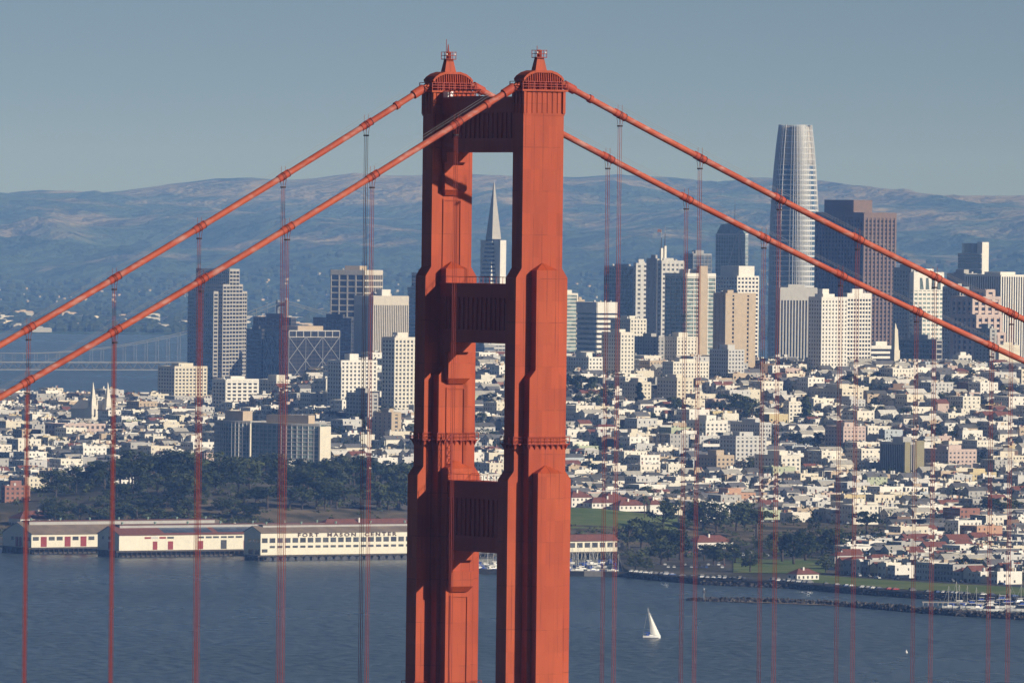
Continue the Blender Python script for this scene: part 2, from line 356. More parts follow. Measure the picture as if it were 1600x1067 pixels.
# ------------------------------------------------------------------ the bridge tower
BZ = R(5.0)   # bridge axis: local Y runs north along the deck, local X runs east across it
tower = thing('bridge_tower', 'red-orange suspension bridge tower with two stepped steel legs and cross struts', 'bridge tower', (0, 0, 0), BZ)
T = M['tower']
for sx in (-1, 1):
    cx = 13.7*sx
    b = MB(); hx = 1.52
    b.rings([[(cx-hx, -hy, z), (cx+hx, -hy, z), (cx+hx, hy, z), (cx-hx, hy, z)] for z, hy in ((-2, 7.1), (124.8, 7.1), (126.3, 5.85), (161.6, 5.85), (162.95, 4.78), (193.4, 4.78), (194.9, 3.75), (221.0, 3.75), (221.0, 3.5), (222.75, 3.5))])
    leg = b.build('leg', T, tower)
    for sd in (-1, 1):
        f = cx+sd*hx
        def px_(d0, d1): return (f+sd*d0, f+sd*d1) if sd > 0 else (f+sd*d1, f+sd*d0)
        xa, xb = px_(-.1, 1.7)
        b = MB()
        b.rings([[(xa, -w, z), (xb, -w, z), (xb, w, z), (xa, w, z)] for z, w in ((-2, 3.1), (177.6, 3.1), (178.9, 2.0), (194.6, 2.0))])
        xc = px_(-.1, .25); b.frustum((xa, xb, -2.0, 2.0, 194.6), (xc[0], xc[1], -.12, .12, 195.7))
        b.build('pilaster', T, leg)
        xa, xb = px_(1.6, 3.4); xc = px_(1.6, 1.9)
        b = MB(); b.box(xa, xb, -2.4, 2.4, -2, 162.7); b.frustum((xa, xb, -2.4, 2.4, 162.7), (xc[0], xc[1], -.15, .15, 163.9)); b.build('pilaster', T, leg)
        # cornice: slotted band below the saddle
        for k in range(9):
            y = -3.75+k*7.5/8
            xa, xb = px_(-.05, .12); MB().box(xa, xb, max(-3.75, y-.33), min(3.75, y+.33), 219.3, 222.74).build('cornice_pier', T, leg)
    for sy in (-1, 1):
        for k in range(4):
            x = cx-1.52+k*3.04/3; MB().box(x-.3, x+.3, *sorted((sy*3.4, sy*3.87)), 219.3, 222.74).build('cornice_pier', T, leg)
    MB().box(cx-2.0, cx+2.0, -4.25, 4.25, 222.75, 223.05).box(cx-1.62, cx+1.62, -3.86, 3.86, 219.0, 219.3).build('cornice_slab', T, leg)
    # inner brackets below each strut
    fi = cx-sx*hx
    for zt_, zm, zb, d0 in ((213.2, 209.6, 206.3, 0.0), (182.9, 179.4, 176.2, 1.7), (149.7, 146.3, 143.0, 3.4)):
        def ix(d): return fi-sx*(d0+d)
        b = MB(); x0, x1 = sorted((ix(-.1), ix(1.15))); b.box(x0, x1, -2.05, 2.05, zb+.9, zm)
        x2, x3 = sorted((ix(-.1), ix(.35))); b.frustum((x2, x3, -1.5, 1.5, zb), (x0, x1, -2.05, 2.05, zb+.9))
        x0, x1 = sorted((ix(-.1), ix(.75))); b.box(x0, x1, -1.9, 1.9, zm, zt_-1.6)
        x0, x1 = sorted((ix(-.1), ix(1.7))); b.box(x0, x1, -2.05, 2.05, zt_-1.6, zt_)
        b.build('bracket', T, leg)
        b = MB(); x0, x1 = sorted((ix(-.1), ix(.16)))
        b.box(x0, x1, -1.75, -1.5, zb-22, zb-.6).box(x0, x1, 1.5, 1.75, zb-22, zb-.6).box(x0, x1, -1.5, 1.5, zb-.85, zb-.6); b.build('panel_frame', T, leg)
    # walkway galleries following the outline of the leg
    for zg, hy, pw, pd in ((167.3, 4.78, 3.1, 1.7), (127.5, 5.85, 2.4, 3.4)):
        def outline(o):
            q = [(1.52+o, -hy-o), (1.52+o, -pw-o), (1.52+pd+o, -pw-o), (1.52+pd+o, pw+o), (1.52+o, pw+o), (1.52+o, hy+o)]
            return [(cx+x, y) for x, y in q]+[(cx-x, y) for x, y in reversed(q)]
        inn, out = outline(.03), outline(.48); n = len(inn); g = MB()
        for i in range(n):
            j = (i+1) % n
            g.add([(*inn[i], zg-.14), (*out[i], zg-.14), (*out[j], zg-.14), (*inn[j], zg-.14), (*inn[i], zg), (*out[i], zg), (*out[j], zg), (*inn[j], zg)], [(4, 5, 6, 7), (3, 2, 1, 0), (1, 2, 6, 5), (0, 4, 7, 3)])
        gal = g.build('gallery', M['rail'], leg)
        rim = outline(.44)
        for i in range(n):
            p, q = Vector((*rim[i], 0)), Vector((*rim[(i+1) % n], 0)); L = (q-p).length; k = max(1, round(L/1.15)); g = MB()
            for zz in (zg+.5, zg+1.05): g.tube([(p.x, p.y, zz), (q.x, q.y, zz)], .05, 4)
            for m_ in range(k): c = p.lerp(q, m_/k); g.box(c.x-.045, c.x+.045, c.y-.045, c.y+.045, zg, zg+1.05)
            g.build('gallery_rail', M['rail'], gal)
            d = (q-p).normalized(); nr = Vector((d.y, -d.x, 0))
            if L > 1.5:
                k = max(2, round(L/1.0))
                for m_ in range(k):
                    c = p.lerp(q, (m_+.5)/k); e = d*.2
                    P3 = lambda v, z: (v.x, v.y, z)
                    MB().add([P3(c-e, zg-.14), P3(c+e, zg-.14), P3(c+e-nr*.42, zg-.14), P3(c-e-nr*.42, zg-.14), P3(c-nr*.4, zg-.95), P3(c-nr*.42, zg-.95)], [(0, 1, 2, 3), (0, 4, 1), (1, 4, 5, 2), (3, 5, 4, 0), (2, 5, 3)]).build('gallery_bracket', M['rail'], gal)
    # saddle housing
    z0 = 223.05
    MB().box(cx-.8, cx+.8, -3.3, 3.3, z0, 225.3).build('saddle_core', M['rail'], tower)
    arch = [(-3.75, 224.75), (-3.3, 225.25), (-2.5, 225.75), (-1.4, 226.08), (1.4, 226.08), (2.5, 225.75), (3.3, 225.25), (3.75, 224.75)]
    poly = arch+[(y*.97, z-.38) for y, z in reversed(arch)]
    hous = MB().prism(poly, 'x', cx-1.5, cx+1.5).build('saddle_housing', T, tower)
    for k in range(17):
        y = -3.3+6.6*k/16; zr = np.interp(y, [a for a, c in arch], [c for a, c in arch])-.3
        MB().frustum((cx-1.62, cx+1.62, y-.06, y+.06, z0+.02), (cx-1.38, cx+1.38, y-.06, y+.06, zr)).build('fin', T, hous)
    g = MB()
    for zz in (z0+.45, z0+.85, z0+1.25):
        for sd in (-1, 1): g.box(cx+sd*1.94-.05, cx+sd*1.94+.05, -4.2, 4.2, zz-.045, zz+.045); g.box(cx-1.94, cx+1.94, sd*4.18-.045, sd*4.18+.045, zz-.043, zz+.043)
    for k in range(9):
        y = -4.18+8.36*k/8
        for sd in (-1, 1): g.box(cx+sd*1.94-.06, cx+sd*1.94+.06, y-.06, y+.06, z0, z0+1.27)
    g.build('top_railing', M['rail'], hous)
    sp = MB().frustum((cx-.66, cx+.66, -1.08, 1.08, 225.95), (cx-.42, cx+.42, -.62, .62, 228.05)).build('spire', T, tower)
    MB().box(cx-.8, cx+.8, -.95, .95, 228.05, 228.17).build('beacon_platform', M['rail'], sp)
    g = MB()
    for zz in (228.7, 229.25):
        for sd in (-1, 1): g.box(cx+sd*.76-.04, cx+sd*.76+.04, -.95, .95, zz-.04, zz+.04); g.box(cx-.72, cx+.72, sd*.91-.04, sd*.91+.04, zz-.036, zz+.036)
    for sdx in (-1, 1):
        for yy in (-.9, -.3, .3, .9): g.box(cx+sdx*.76-.04, cx+sdx*.76+.04, yy-.04, yy+.04, 228.17, 229.3)
    g.build('beacon_railing', M['rail'], sp)
    MB().tube([(cx, 0, 228.17), (cx, 0, 229.2), (cx, 0, 229.35)], [.34, .34, .2], 12).build('beacon', T, sp, smooth=True)
    MB().tube([(cx-.2, .55, 228.17), (cx-.2, .55, 229.95 if sx < 0 else 231.3)], .05, 6).build('antenna', M['rail'], sp)
    if sx > 0: MB().tube([(cx, .1, 229.3), (cx, .1, 230.5)], [.16, .06], 6).build('lightning_rod', M['rail'], sp)
    for yy in (-.75, .8): MB().box(cx-.76, cx-.56, yy-.11, yy+.11, 228.78, 229.02).build('floodlight', M['lamp'], sp)

SM = M['strut']
for (zb, z1, z2, zt_) in ((213.2, 215.4, 219.4, 221.95), (182.9, 185.0, 190.1, 192.35), (149.7, 152.2, 158.1, 160.9)):
    st = MB().box(-12.15, 12.15, -1.75, 1.75, zb+.05, zt_-.05).build('strut', SM, tower)
    MB().box(-12.12, 12.12, -2.1, 2.1, z2, zt_-.3).box(-12.1, 12.1, -2.3, 2.3, zt_-.3, zt_).build('strut_top_chord', SM, st)
    MB().box(-12.12, 12.12, -2.1, 2.1, zb, z1).build('strut_bottom_chord', SM, st)
    for k in range(15):
        x = -9.6+19.2*k/14
        MB().box(x-.3, x+.3, -1.98, 1.98, z1, z2).build('rib', SM, st)
    for sx in (-1, 1):
        MB().box(*sorted((sx*10.9, sx*12.1)), -2.08, 2.08, zb-.55, zb).build('corner_block', SM, st)
    g = MB()
    for sy in (-1, 1):
        g.box(-12, 12, sy*2.2-.03, sy*2.2+.03, zt_+1.0, zt_+1.06)
        for k in range(13): g.box(-12+2*k-.03, -12+2*k+.03, sy*2.2-.03, sy*2.2+.03, zt_, zt_+1.0)
    if zb < 200: g.build('safety_rail', M['rail'], st)
# work platform on the upper strut and a lattice access mast on the lower one
g = MB()
for k in range(8):
    x = 1.0+k*1.3; g.box(x-.06, x+.06, 1.8, 1.92, 221.95, 223.1); g.tube([(x, 1.86, 221.95), (x+1.3, 1.86, 223.05)], .05, 5)
g.box(.6, 11.6, 1.8, 1.9, 222.5, 222.62).box(.6, 11.6, 1.8, 1.9, 223.0, 223.14).box(-2, 11.8, 1.0, 2.0, 221.96, 222.1)
g.build('work_platform', M['rail'], tower)
g = MB()
for k in range(6):
    z = 160.9+k*1.25
    for a, c in (((8.2, 2.0), (9.6, 2.0)), ((9.6, 2.0), (8.2, 2.0))): g.tube([(a[0], a[1], z), (c[0], c[1], z+1.25)], .05, 5)
    g.box(8.2, 9.6, 1.96, 2.04, z-.04, z+.04)
for x in (8.2, 9.6): g.box(x-.07, x+.07, 1.93, 2.07, 160.9, 168.4)
g.build('lattice_mast', M['rail'], tower)
MB().box(10.2, 11.6, 1.2, 2.2, 221.96, 222.9).build('equipment_box', M['lamp'], tower)

# ------------------------------------------------------------------ main cables and their suspender ropes
PITCH = 15.24
def cz(y, dz=0.0):
    d = abs(y); return 226.0-(.5695 if y > 0 else .4452)*d+.00035*d*d+dz
ORD = ['first', 'second', 'third', 'fourth', 'fifth', 'sixth', 'seventh', 'eighth', 'ninth', 'tenth', 'eleventh', 'twelfth', 'thirteenth', 'fourteenth', 'fifteenth', 'sixteenth', 'seventeenth', 'eighteenth', 'nineteenth', 'twentieth']
def ordn(k):
    if k < 20: return ORD[k]
    t = ['twenty', 'thirty', 'forty', 'fifty', 'sixty', 'seventy', 'eighty', 'ninety'][(k+1)//10-2] if (k+1) < 100 else str(k+1)
    if (k+1) >= 100: return f'{k+1}th'
    return t+'-'+ORD[(k+1) % 10-1] if (k+1) % 10 else t.replace('ty', 'tieth')
band_me = None
for sx, which in ((-1, 'nearer'), (1, 'farther')):
    cx = 13.7*sx
    root = thing('main_cable', f'thick red-orange main cable over the {"right" if sx < 0 else "left"} tower leg, the {which} of two', 'bridge cable', (0, 0, 0), BZ, 'main cables')
    for sg in (1, -1):
        ys = np.linspace(3.2, 158 if sg > 0 else 205, 60)*sg
        MB().tube([(cx, y, cz(y)) for y in ys], .5, 16).build('cable_run', M['cable'], root, smooth=True)
        for dy, ln, rr in ((5.6, 1.9, .72), (9.6, .55, .66)):   # splay collars at the saddle
            y = dy*sg; MB().tube([(cx, y-ln/2, cz(y-ln/2)), (cx, y+ln/2, cz(y+ln/2))], rr, 16).build('splay_collar', M['band'], root, smooth=False)
        for o in (-.62, .62):   # hand ropes
            MB().tube([(cx+o, y, cz(y, 1.3)) for y in ys[2:]], .018, 5).build('hand_rope', M['handrope'], root)
        for k in range(1, 10 if sg > 0 else 13):
            y = sg*k*PITCH
            sl = (cz(y+.5)-cz(y-.5)); n_ = math.hypot(1, sl); t = np.array([0, 1/n_, sl/n_]); c0 = np.array([cx, y, cz(y)])
            P = lambda s: tuple(c0+t*s)
            bd = MB().tube([P(-1.05), P(1.05)], .585, 16).build('cable_band', M['band'], root)
            g = MB()
            for s in (-1.0, -.12, .22): g.tube([P(s-.045), P(s+.045)], .64, 16)
            g.build('band_flange', M['darkjoint'], bd)
            MB().tube([P(-1.0), P(1.0)], .1, 5).build('band_bolt_row', M['band'], bd).location = (0, 0, .62)
            g = MB()
            for o in (-.62, .62): g.tube([(cx+o, y, cz(y)+.2), (cx+o, y, cz(y)+1.6)], .03, 5)
            g.build('rope_stanchion', M['rail'], bd)
            # suspender ropes: two loops over the band, drawn together below it
            vis = (k <= 7)
            if not vis: continue
            side = 'left' if sg > 0 else 'right'
            r_ = thing('suspender_rope', f'{ordn(k-1)} bundle of thin red suspender ropes {side} of the tower on the {which} cable', 'suspender rope', (0, 0, 0), BZ, 'suspender ropes')
            for ia in (-1, 1):
                for ib in (-1, 1):
                    zc = cz(y)
                    MB().tube([(cx+ib*.57, y+ia*.27, zc+ia*.27*sl), (cx+ib*.57, y+ia*.27, zc-.3), (cx+ib*.25, y+ia*.17, zc-1.75), (cx+ib*.25, y+ia*.17, 64)], .034, 6).build('rope', M['rope'], r_)
            for ib in (-1, 1): MB().box(cx+ib*.25-.12, cx+ib*.25+.12, y-.3, y+.3, cz(y)-1.85, cz(y)-1.62).build('rope_clamp', M['darkjoint'], r_)

# ------------------------------------------------------------------ city: shared materials
def W(name, col, **k): M[name] = mat(name, col, **k)
W('white', (.78, .75, .69), var=.07); W('cream', (.70, .64, .52), var=.08); W('ivory', (.74, .70, .61), var=.07); W('grey', (.42, .41, .39), var=.1); W('lightgrey', (.56, .55, .53), var=.08)
W('tan', (.50, .40, .29), var=.1); W('pink', (.56, .44, .39), var=.1); W('yellow', (.58, .48, .28), var=.1); W('blue', (.46, .50, .53), var=.1); W('brown', (.20, .13, .09), var=.15)
W('brick', (.30, .145, .105), var=.15); W('salmon', (.50, .30, .20), var=.1); W('olive', (.28, .25, .15), var=.1); W('green', (.44, .48, .34), var=.1); W('charcoal', (.075, .075, .08), var=.2)
W('precast', (.44, .42, .39), var=.08); W('granite', (.20, .14, .12), var=.12); W('travertine', (.60, .55, .47), var=.08); W('alu', (.62, .63, .64), rough=.55, var=.06); W('bronze', (.05, .045, .045), var=.2, rough=.4)
W('tar', (.10, .10, .10), var=.25); W('gravelroof', (.42, .40, .36), var=.2); W('whiteroof', (.68, .65, .60), var=.12); W('tile', (.19, .075, .055), var=.25, scale=.6); W('slate', (.14, .14, .15), var=.2); W('copper', (.25, .36, .30), var=.1)
W('frame', (.70, .68, .62), var=.05); W('steel', (.30, .31, .32), var=.1, rough=.5)
M['glass'] = glass_mat('window_glass', (.085, .088, .092)); M['bluegl'] = glass_mat('blue_glass', (.07, .10, .15), .08, .3, .3); M['skygl'] = glass_mat('pale_glass', (.09, .14, .21), .1, .35, .25); M['greengl'] = glass_mat('green_glass', (.19, .25, .245), .12, .4, .25)
M['tealgl'] = glass_mat('teal_glass', (.20, .28, .30), .15, .3, .25)
M['darkgl'] = glass_mat('dark_glass', (.022, .024, .032), .1, .3, .2)
GR = R(9.0)       # street grid: local X runs along bearing 81, local Y along bearing 351

occ = []          # things in front, for finding what the view shows: (D, px0, py0, px1, py1)
foot = []         # footprints taken (x, y, radius)
SPOT = []         # (px, py, text) of landmarks, not used for geometry
def facade(b, w, d, z0, z1, bay, fl, pf, sf, pd=.35, sdp=.22, m=0, cap=1.2, bay2=None, faces='WNES', x0=0.0, y0=0.0):
    """piers and spandrels standing proud of a glass core; block spans x0..x0+w, y0-d..y0"""
    H_ = z1-z0
    for f in faces:
        L = d if f in 'WE' else w; bb = (bay2 or bay) if f in 'NS' else bay
        n = max(1, round(L/bb)); st = L/n; pw = st*pf
        def bx(a, c, zz0, zz1, dep):
            if f == 'W': b.box(x0-dep, x0+.02, y0-c, y0-a, zz0, zz1, m, False)
            elif f == 'E': b.box(x0+w-.02, x0+w+dep, y0-c, y0-a, zz0, zz1, m, False)
            elif f == 'N': b.box(x0+a, x0+c, y0-.02, y0+dep, zz0, zz1, m, False)
            else: b.box(x0+a, x0+c, y0-d-dep, y0-d+.02, zz0, zz1, m, False)
        if pf > 0:
            for k in range(n+1):
                c = k*st; e = pd if f in 'WE' else pd-.012
                bx(max(-e if f in 'WE' else 0, c-pw/2), min(L+(e if f in 'WE' else 0), c+pw/2), z0, z1, e)
        if sf > 0:
            k = 0; z = z0
            while z < z1-.5:
                bx(0, L, z, min(z+fl*sf, z1), sdp if f in 'WE' else sdp-.012); z += fl; k += 1
        bx(0, L, z1-cap, z1+.6, max(pd, sdp)+(.06 if f in 'WE' else .045))
def geom(xl, xs, xr, ytop, D, ybase=None, rot=None):
    if D is None: gx, gy, gz, D = ground_at(xs, ybase)
    p = at(xs, ytop, D); k = D/FPX
    a_ = (rot if rot is not None else GR)-GR
    we = max(4.0, (xs-xl)*k/math.cos(R(54)-a_)); ns = max(4.0, (xr-xs)*k/math.cos(R(36)+a_))
    return p, D, we, ns
def highrise(name, label, cat, xl, xs, xr, ytop, D=None, ybase=None, wall='white', glass='glass', bay=4.5, bay2=None, fl=3.9, pf=.3, sf=.35, pd=.35, sdp=.22, roof='gravelroof', pent=None, group=None, cap=1.2, reg=True, we=None, ns=None, rot=None):
    p, D, we_, ns_ = geom(xl, xs, xr, ytop, D, ybase, rot); we = we or we_; ns = ns or ns_; rot = GR if rot is None else rot
    cxy = (p[0]+math.cos(rot)*we/2+math.sin(rot)*ns/2, p[1]+math.sin(rot)*we/2-math.cos(rot)*ns/2)
    zb = min(hw(p[0], p[1]), hw(*cxy))-2.5; h = p[2]-zb
    t = thing(name, label, cat, (p[0], p[1], zb), rot, group)
    MB().box(.05, we-.05, -ns+.05, -.05, 0, h-.3).build('glazed_core', M[glass], t)
    b = MB(); facade(b, we, ns, 0, h, bay, fl, pf, sf, pd, sdp, 0, cap, bay2); b.build('facade_frame', M[wall], t, kind='stuff')
    MB().box(.1, we-.1, -ns+.1, -.1, h-.3, h+.12).build('roof', M[roof], t)
    r = random.Random(name+label)
    for (a, c, e, f, hh, mt) in (pent if pent is not None else [(.25, .7, .25, .7, r.uniform(2.5, 4.5), wall)]):
        MB().box(we*a, we*c, -ns*f, -ns*e, h+.12, h+hh).build('penthouse', M[mt], t)
    for k in range(r.randint(2, 4)):
        x, y = we*r.uniform(.1, .85), -ns*r.uniform(.1, .85); s = r.uniform(.8, 1.8); MB().box(x, x+s, y-s, y, h+.12, h+r.uniform(1.2, 2.6)).build('roof_unit', M['lightgrey'], t)
    if reg:
        foot.append((cxy[0], cxy[1], math.hypot(we, ns)/2, we/2+4, ns/2+4)); 
        yb = proj((p[0], p[1], zb+2.5))[1]; occ.append((D, xl, ytop, xr, min(yb, 900)))
    return t, we, ns, h
HR = highrise
OFF = 'office towers downtown'; APT = 'apartment blocks on the hill'

# --- downtown, left of the bridge tower
def slabs(label, xl0, parts, D, wall):
    p0 = at(parts[0][1], 600, D); zb = 2.0
    t = thing('stepped_office_tower', label, 'office tower', (p0[0], p0[1], zb), GR, OFF)
    for i, (xl, xs, xr, ytop, dd) in enumerate(parts):
        p, _, we, ns = geom(xl, xs, xr, ytop, D+dd)
        v = Matrix.Rotation(-GR, 3, 'Z') @ Vector((p[0]-p0[0], p[1]-p0[1], 0)); h = p[2]-zb
        s = MB().box(v.x+.05, v.x+we-.05, v.y-ns+.05, v.y-.05, 0, h-.3).build('slab', M['darkgl'], t)
        b = MB(); facade(b, we, ns, 0, h, 3.6, 3.9, .18, .38, .3, .32, 0, 2.0, None, 'WNES', v.x, v.y); b.build('slab_facade', M[wall], s, kind='stuff')
        MB().box(v.x+.1, v.x+we-.1, v.y-ns+.1, v.y-.1, h-.3, h+.1).build('slab_roof', M['gravelroof'], s)
slabs('tall dark office tower with stepped pale slabs behind the second left ropes', 292, [(292, 334, 340.5, 456, 0), (297, 348.5, 359, 445, 22), (304, 358.8, 373.6, 421, 48), (312, 373.2, 379, 445, 68), (316, 378.8, 385.5, 456, 84)], 9450, 'precast')
HR('office_block', 'low dark office block between the stepped tower and the cross-braced building', 'office block', 384, 409, 413, 515, 9380, wall='charcoal', glass='darkgl', pf=0, sf=.4, group=OFF)
HR('office_block', 'flat-topped dark office block behind the cross-braced building', 'office block', 394, 455, 462, 497, 9520, wall='charcoal', glass='darkgl', pf=.12, sf=.35, group=OFF)
HR('office_block', 'wide dark office block right of the cross-braced building', 'office block', 488, 549, 556, 498, 9420, wall='charcoal', glass='darkgl', pf=.12, sf=.38, group=OFF)
# cross-braced building
t, we, ns, h = HR('braced_office_building', 'dark office building with pale diagonal cross bracing on its front', 'office building', 412, 451, 529, 517, 9270, wall='bronze', glass='darkgl', bay=5, pf=.1, sf=.2, pd=.12, sdp=.1, group=OFF, pent=[(.15, .8, .25, .75, 5.0, 'tan')], cap=.6)
def brace(t, L, h, fx, n, rows, hgt):
    z0 = h-6-rows*hgt; st = L/n
    for k in range(n+1):
        a, b_ = fx(k*st, z0), fx(k*st, h-6.5); MB().tube([a, b_], .34, 5).build('brace_column', M['steel'], t)
    for r_ in range(rows):
        for k in range(n):
            for q in ((0, 1), (1, 0)):
                MB().tube([fx((k+q[0])*st, z0+r_*hgt), fx((k+q[1])*st, z0+(r_+1)*hgt)], .42, 5).build('brace', M['steel'], t)
brace(t, ns, h, lambda s, z: (-.75, -s, z), 3, 2, 24); brace(t, we, h, lambda s, z: (we-s, .75, z), 3, 2, 24)
b = MB(); b.box(-.9, .1, -ns, 0, h-6.6, h-6.0).box(-.9, .1, -ns, 0, h-.2, h+.7)
for k in range(8): y = -ns*k/7; b.box(-.9, .1, y-.35, y+.35, h-6.1, h)
b.build('roof_band', M['lightgrey'], t)
HR('office_tower', 'white gridded office tower with large dark windows, tallest left of bridge tower', 'office tower', 517, 569, 596, 423, 9700, wall='travertine', glass='darkgl', bay=5.4, bay2=8.8, fl=6.6, pf=.16, sf=.24, pd=.7, sdp=.5, cap=4.5, rot=R(43), group=OFF, pent=[(.3, .75, .3, .7, 5, 'tan')])
HR('office_tower', 'pale office tower with fine vertical ribs and white cap beside bridge tower', 'office tower', 554, 583.5, 637, 463, 9300, wall='travertine', glass='darkgl', bay=2.3, fl=3.9, pf=.5, sf=0, pd=.8, cap=9, group=OFF, pent=[(.2, .5, .35, .6, 7, 'white')])
HR('office_tower', 'dark blue glass tower edge just left of the bridge tower', 'office tower', 636.5, 655, 670, 450, 9600, wall='steel', glass='bluegl', pf=0, sf=.3, group=OFF)
HR('office_tower', 'taller dark glass tower half hidden by the left bridge leg', 'office tower', 643, 662, 680, 427, 9680, wall='steel', glass='bluegl', pf=0, sf=.3, group=OFF)
# --- apartments on the hill, left half
HR('apartment_tower', 'white apartment tower with rows of square windows and stair tower', 'apartment tower', 512, 533, 588, 564, ybase=643, wall='white', bay=3.6, fl=3.1, pf=.5, sf=.45, group=APT, pent=[(.3, .7, .35, .6, 5.5, 'white')])
HR('apartment_tower', 'white balconied apartment tower against the left bridge leg', 'apartment tower', 597.5, 617, 652, 528, ybase=648, wall='ivory', bay=3.8, fl=3.1, pf=.45, sf=.42, group=APT)
HR('apartment_block', 'long white balconied apartment block below the stepped dark tower', 'apartment block', 333, 353, 401, 593, D=7380, wall='white', bay=5, fl=3.0, pf=.35, sf=.45, pd=1.0, sdp=1.2, group=APT)
HR('apartment_block', 'long white apartment block continuing right of the balconied one', 'apartment block', 401, 432, 461, 594, D=7420, wall='ivory', bay=4, fl=3.0, pf=.45, sf=.45, group=APT)
HR('school_building', 'cream low building with reddish windows left of the white apartment tower', 'building', 474, 486, 513, 597, D=7360, wall='ivory', glass='brick', bay=5, fl=6, pf=.6, sf=.6, roof='tile', group=APT, pent=[(.4, .6, .4, .55, 5, 'ivory')])
HR('apartment_block', 'cream stepped apartment block above the left waterfront houses', 'apartment block', 246, 273, 322, 573, D=8000, wall='cream', bay=4, fl=3.1, pf=.4, sf=.5, group=APT)
HR('school_building', 'large pale pink school building below the twin church spires', 'school', 69, 101, 162, 663, ybase=694, wall='pink', bay=4.5, fl=4.2, pf=.5, sf=.45, group=APT, pent=[])
HR('apartment_block', 'shaded grey apartment block behind the wood, right of the glass slabs', 'apartment block', 541, 575, 590, 615, D=6900, wall='grey', bay=4, fl=3.0, pf=.4, sf=.45, group=APT)
HR('apartment_block', 'tan block in shade at the foot of the balconied white tower', 'apartment block', 583, 612, 626, 645, D=6800, wall='tan', bay=6, fl=3.0, pf=.7, sf=.5, group=APT)
# curved glass apartment slabs behind the wood
def curved_slab(label, xa, xb, ytop, D, pent):
    pa, pb = at(xa, ytop, D), at(xb, ytop, D-25); zb = 8.0; h = pa[2]-zb
    v = Vector((pb[0]-pa[0], pb[1]-pa[1], 0)); L = v.length; ang = math.atan2(v.y, v.x)
    t = thing('curved_apartment_slab', label, 'apartment slab', (pa[0], pa[1], zb), ang, APT)
    n = 14; pts = [(L*k/n, -math.sin(math.pi*k/n)*7.0) for k in range(n+1)]; back = [(x, y+16) for x, y in reversed(pts)]
    MB().prism(pts+back, 'z', 0, h).build('glazed_core', M['greengl'], t)
    b = MB(); z = 0
    def strip(z0, z1, o): b.prism([(x, y-o) for x, y in pts]+[(x, y+16+o) for x, y in reversed(pts)], 'z', z0, z1)
    while z < h: strip(z, z+.75, .45); z += 3.0
    strip(h-.6, h+.5, .6); b.build('floor_edges', M['grey'], t, kind='stuff')
    b = MB()
    for x, y in pts: b.box(x-.25, x+.25, y-.55, y+.2, 0, h, 0, False)
    b.build('fins', M['lightgrey'], t, kind='stuff')
    MB().box(L-.2, L+1.2, -2, 15, 0, h-1.5).build('end_wall', M['cream'], t)
    for a, c, hh in pent: MB().box(L*a, L*c, 1, 11, h+.5, h+hh).build('penthouse', M['tan'], t)
    occ.append((D, xa, ytop, xb, 720)); foot.append((pa[0]+v.x/2, pa[1]+v.y/2, L/2+8, L/2+10, L/2+10))
curved_slab('farther shaded curved apartment slab with glass balconies behind the wood', 336, 392, 657, 6700, [(.25, .75, 7.5)])
curved_slab('nearer curved apartment slab with greenish glass front rising from the wood', 394, 500, 661, 6640, [(.2, .82, 6.5)])
# twin-spired church
D0 = 7450; zb = H(156, 7450)-2
p = at(156, 650, D0); ch = thing('church', 'pale church with twin pointed spires among the left houses', 'church', (p[0], p[1], zb), GR)
for px in (145.5, 168.5):
    q = at(px, 597, D0); v = Matrix.Rotation(-GR, 3, 'Z') @ Vector((q[0]-p[0], q[1]-p[1], 0)); zt = q[2]-zb
    tw = MB().box(v.x-3, v.x+3, v.y-3, v.y+3, 0, zt-19).build('bell_tower', M['ivory'], ch)
    MB().frustum((v.x-2.5, v.x+2.5, v.y-2.5, v.y+2.5, zt-19), (v.x-.12, v.x+.12, v.y-.12, v.y+.12, zt)).build('spire', M['ivory'], tw)
    for sx in (-1, 1):
        for sy in (-1, 1): MB().frustum((v.x+sx*2.5-.6, v.x+sx*2.5+.6, v.y+sy*2.5-.6, v.y+sy*2.5+.6, zt-19), (v.x+sx*2.5-.05, v.x+sx*2.5+.05, v.y+sy*2.5-.05, v.y+sy*2.5+.05, zt-13)).build('pinnacle', M['ivory'], tw)
    for k in (0, 1): MB().box(v.x-3.12, v.x-2.98, v.y-.8, v.y+.8, zt-28-k*10, zt-22-k*10).build('louvre_opening', M['glass'], tw)
foot.append((p[0], p[1], 26, 30, 20)); occ.append((D0, 140, 597, 174, 672))
MB().box(2, 40, -14, 2, 0, 16).prism([(-15, 16), (3, 16), (-6, 23)], 'x', 1.5, 40).build('nave', M['ivory'], ch)

# --- between and right of the bridge legs
# pyramid tower
D0 = 8974; ap = at(772, 285, D0); py = thing('pyramid_tower', 'slender white pyramid skyscraper seen between the bridge legs', 'skyscraper', (ap[0], ap[1], 3.0), GR)
Ht = ap[2]-3; hwz = lambda z: max(.25, (Ht-z)*.098)
zs = Ht-56
MB().frustum((-hwz(zs), hwz(zs), -hwz(zs), hwz(zs), zs), (-.3, .3, -.3, .3, Ht)).build('spire', M['precast'], py)
MB().frustum((-hwz(0)+.4, hwz(0)-.4, -hwz(0)+.4, hwz(0)-.4, 0), (-hwz(zs)+.3, hwz(zs)-.3, -hwz(zs)+.3, hwz(zs)-.3, zs)).build('glazed_body', M['darkgl'], py)
b = MB(); z = 0
while z < zs-1: a, c = hwz(z)+.15, hwz(z+2.2)+.15; b.frustum((-a, a, -a, a, z), (-c, c, -c, c, z+2.2)); z += 4.0
b.build('floor_bands', M['white'], py, kind='stuff')
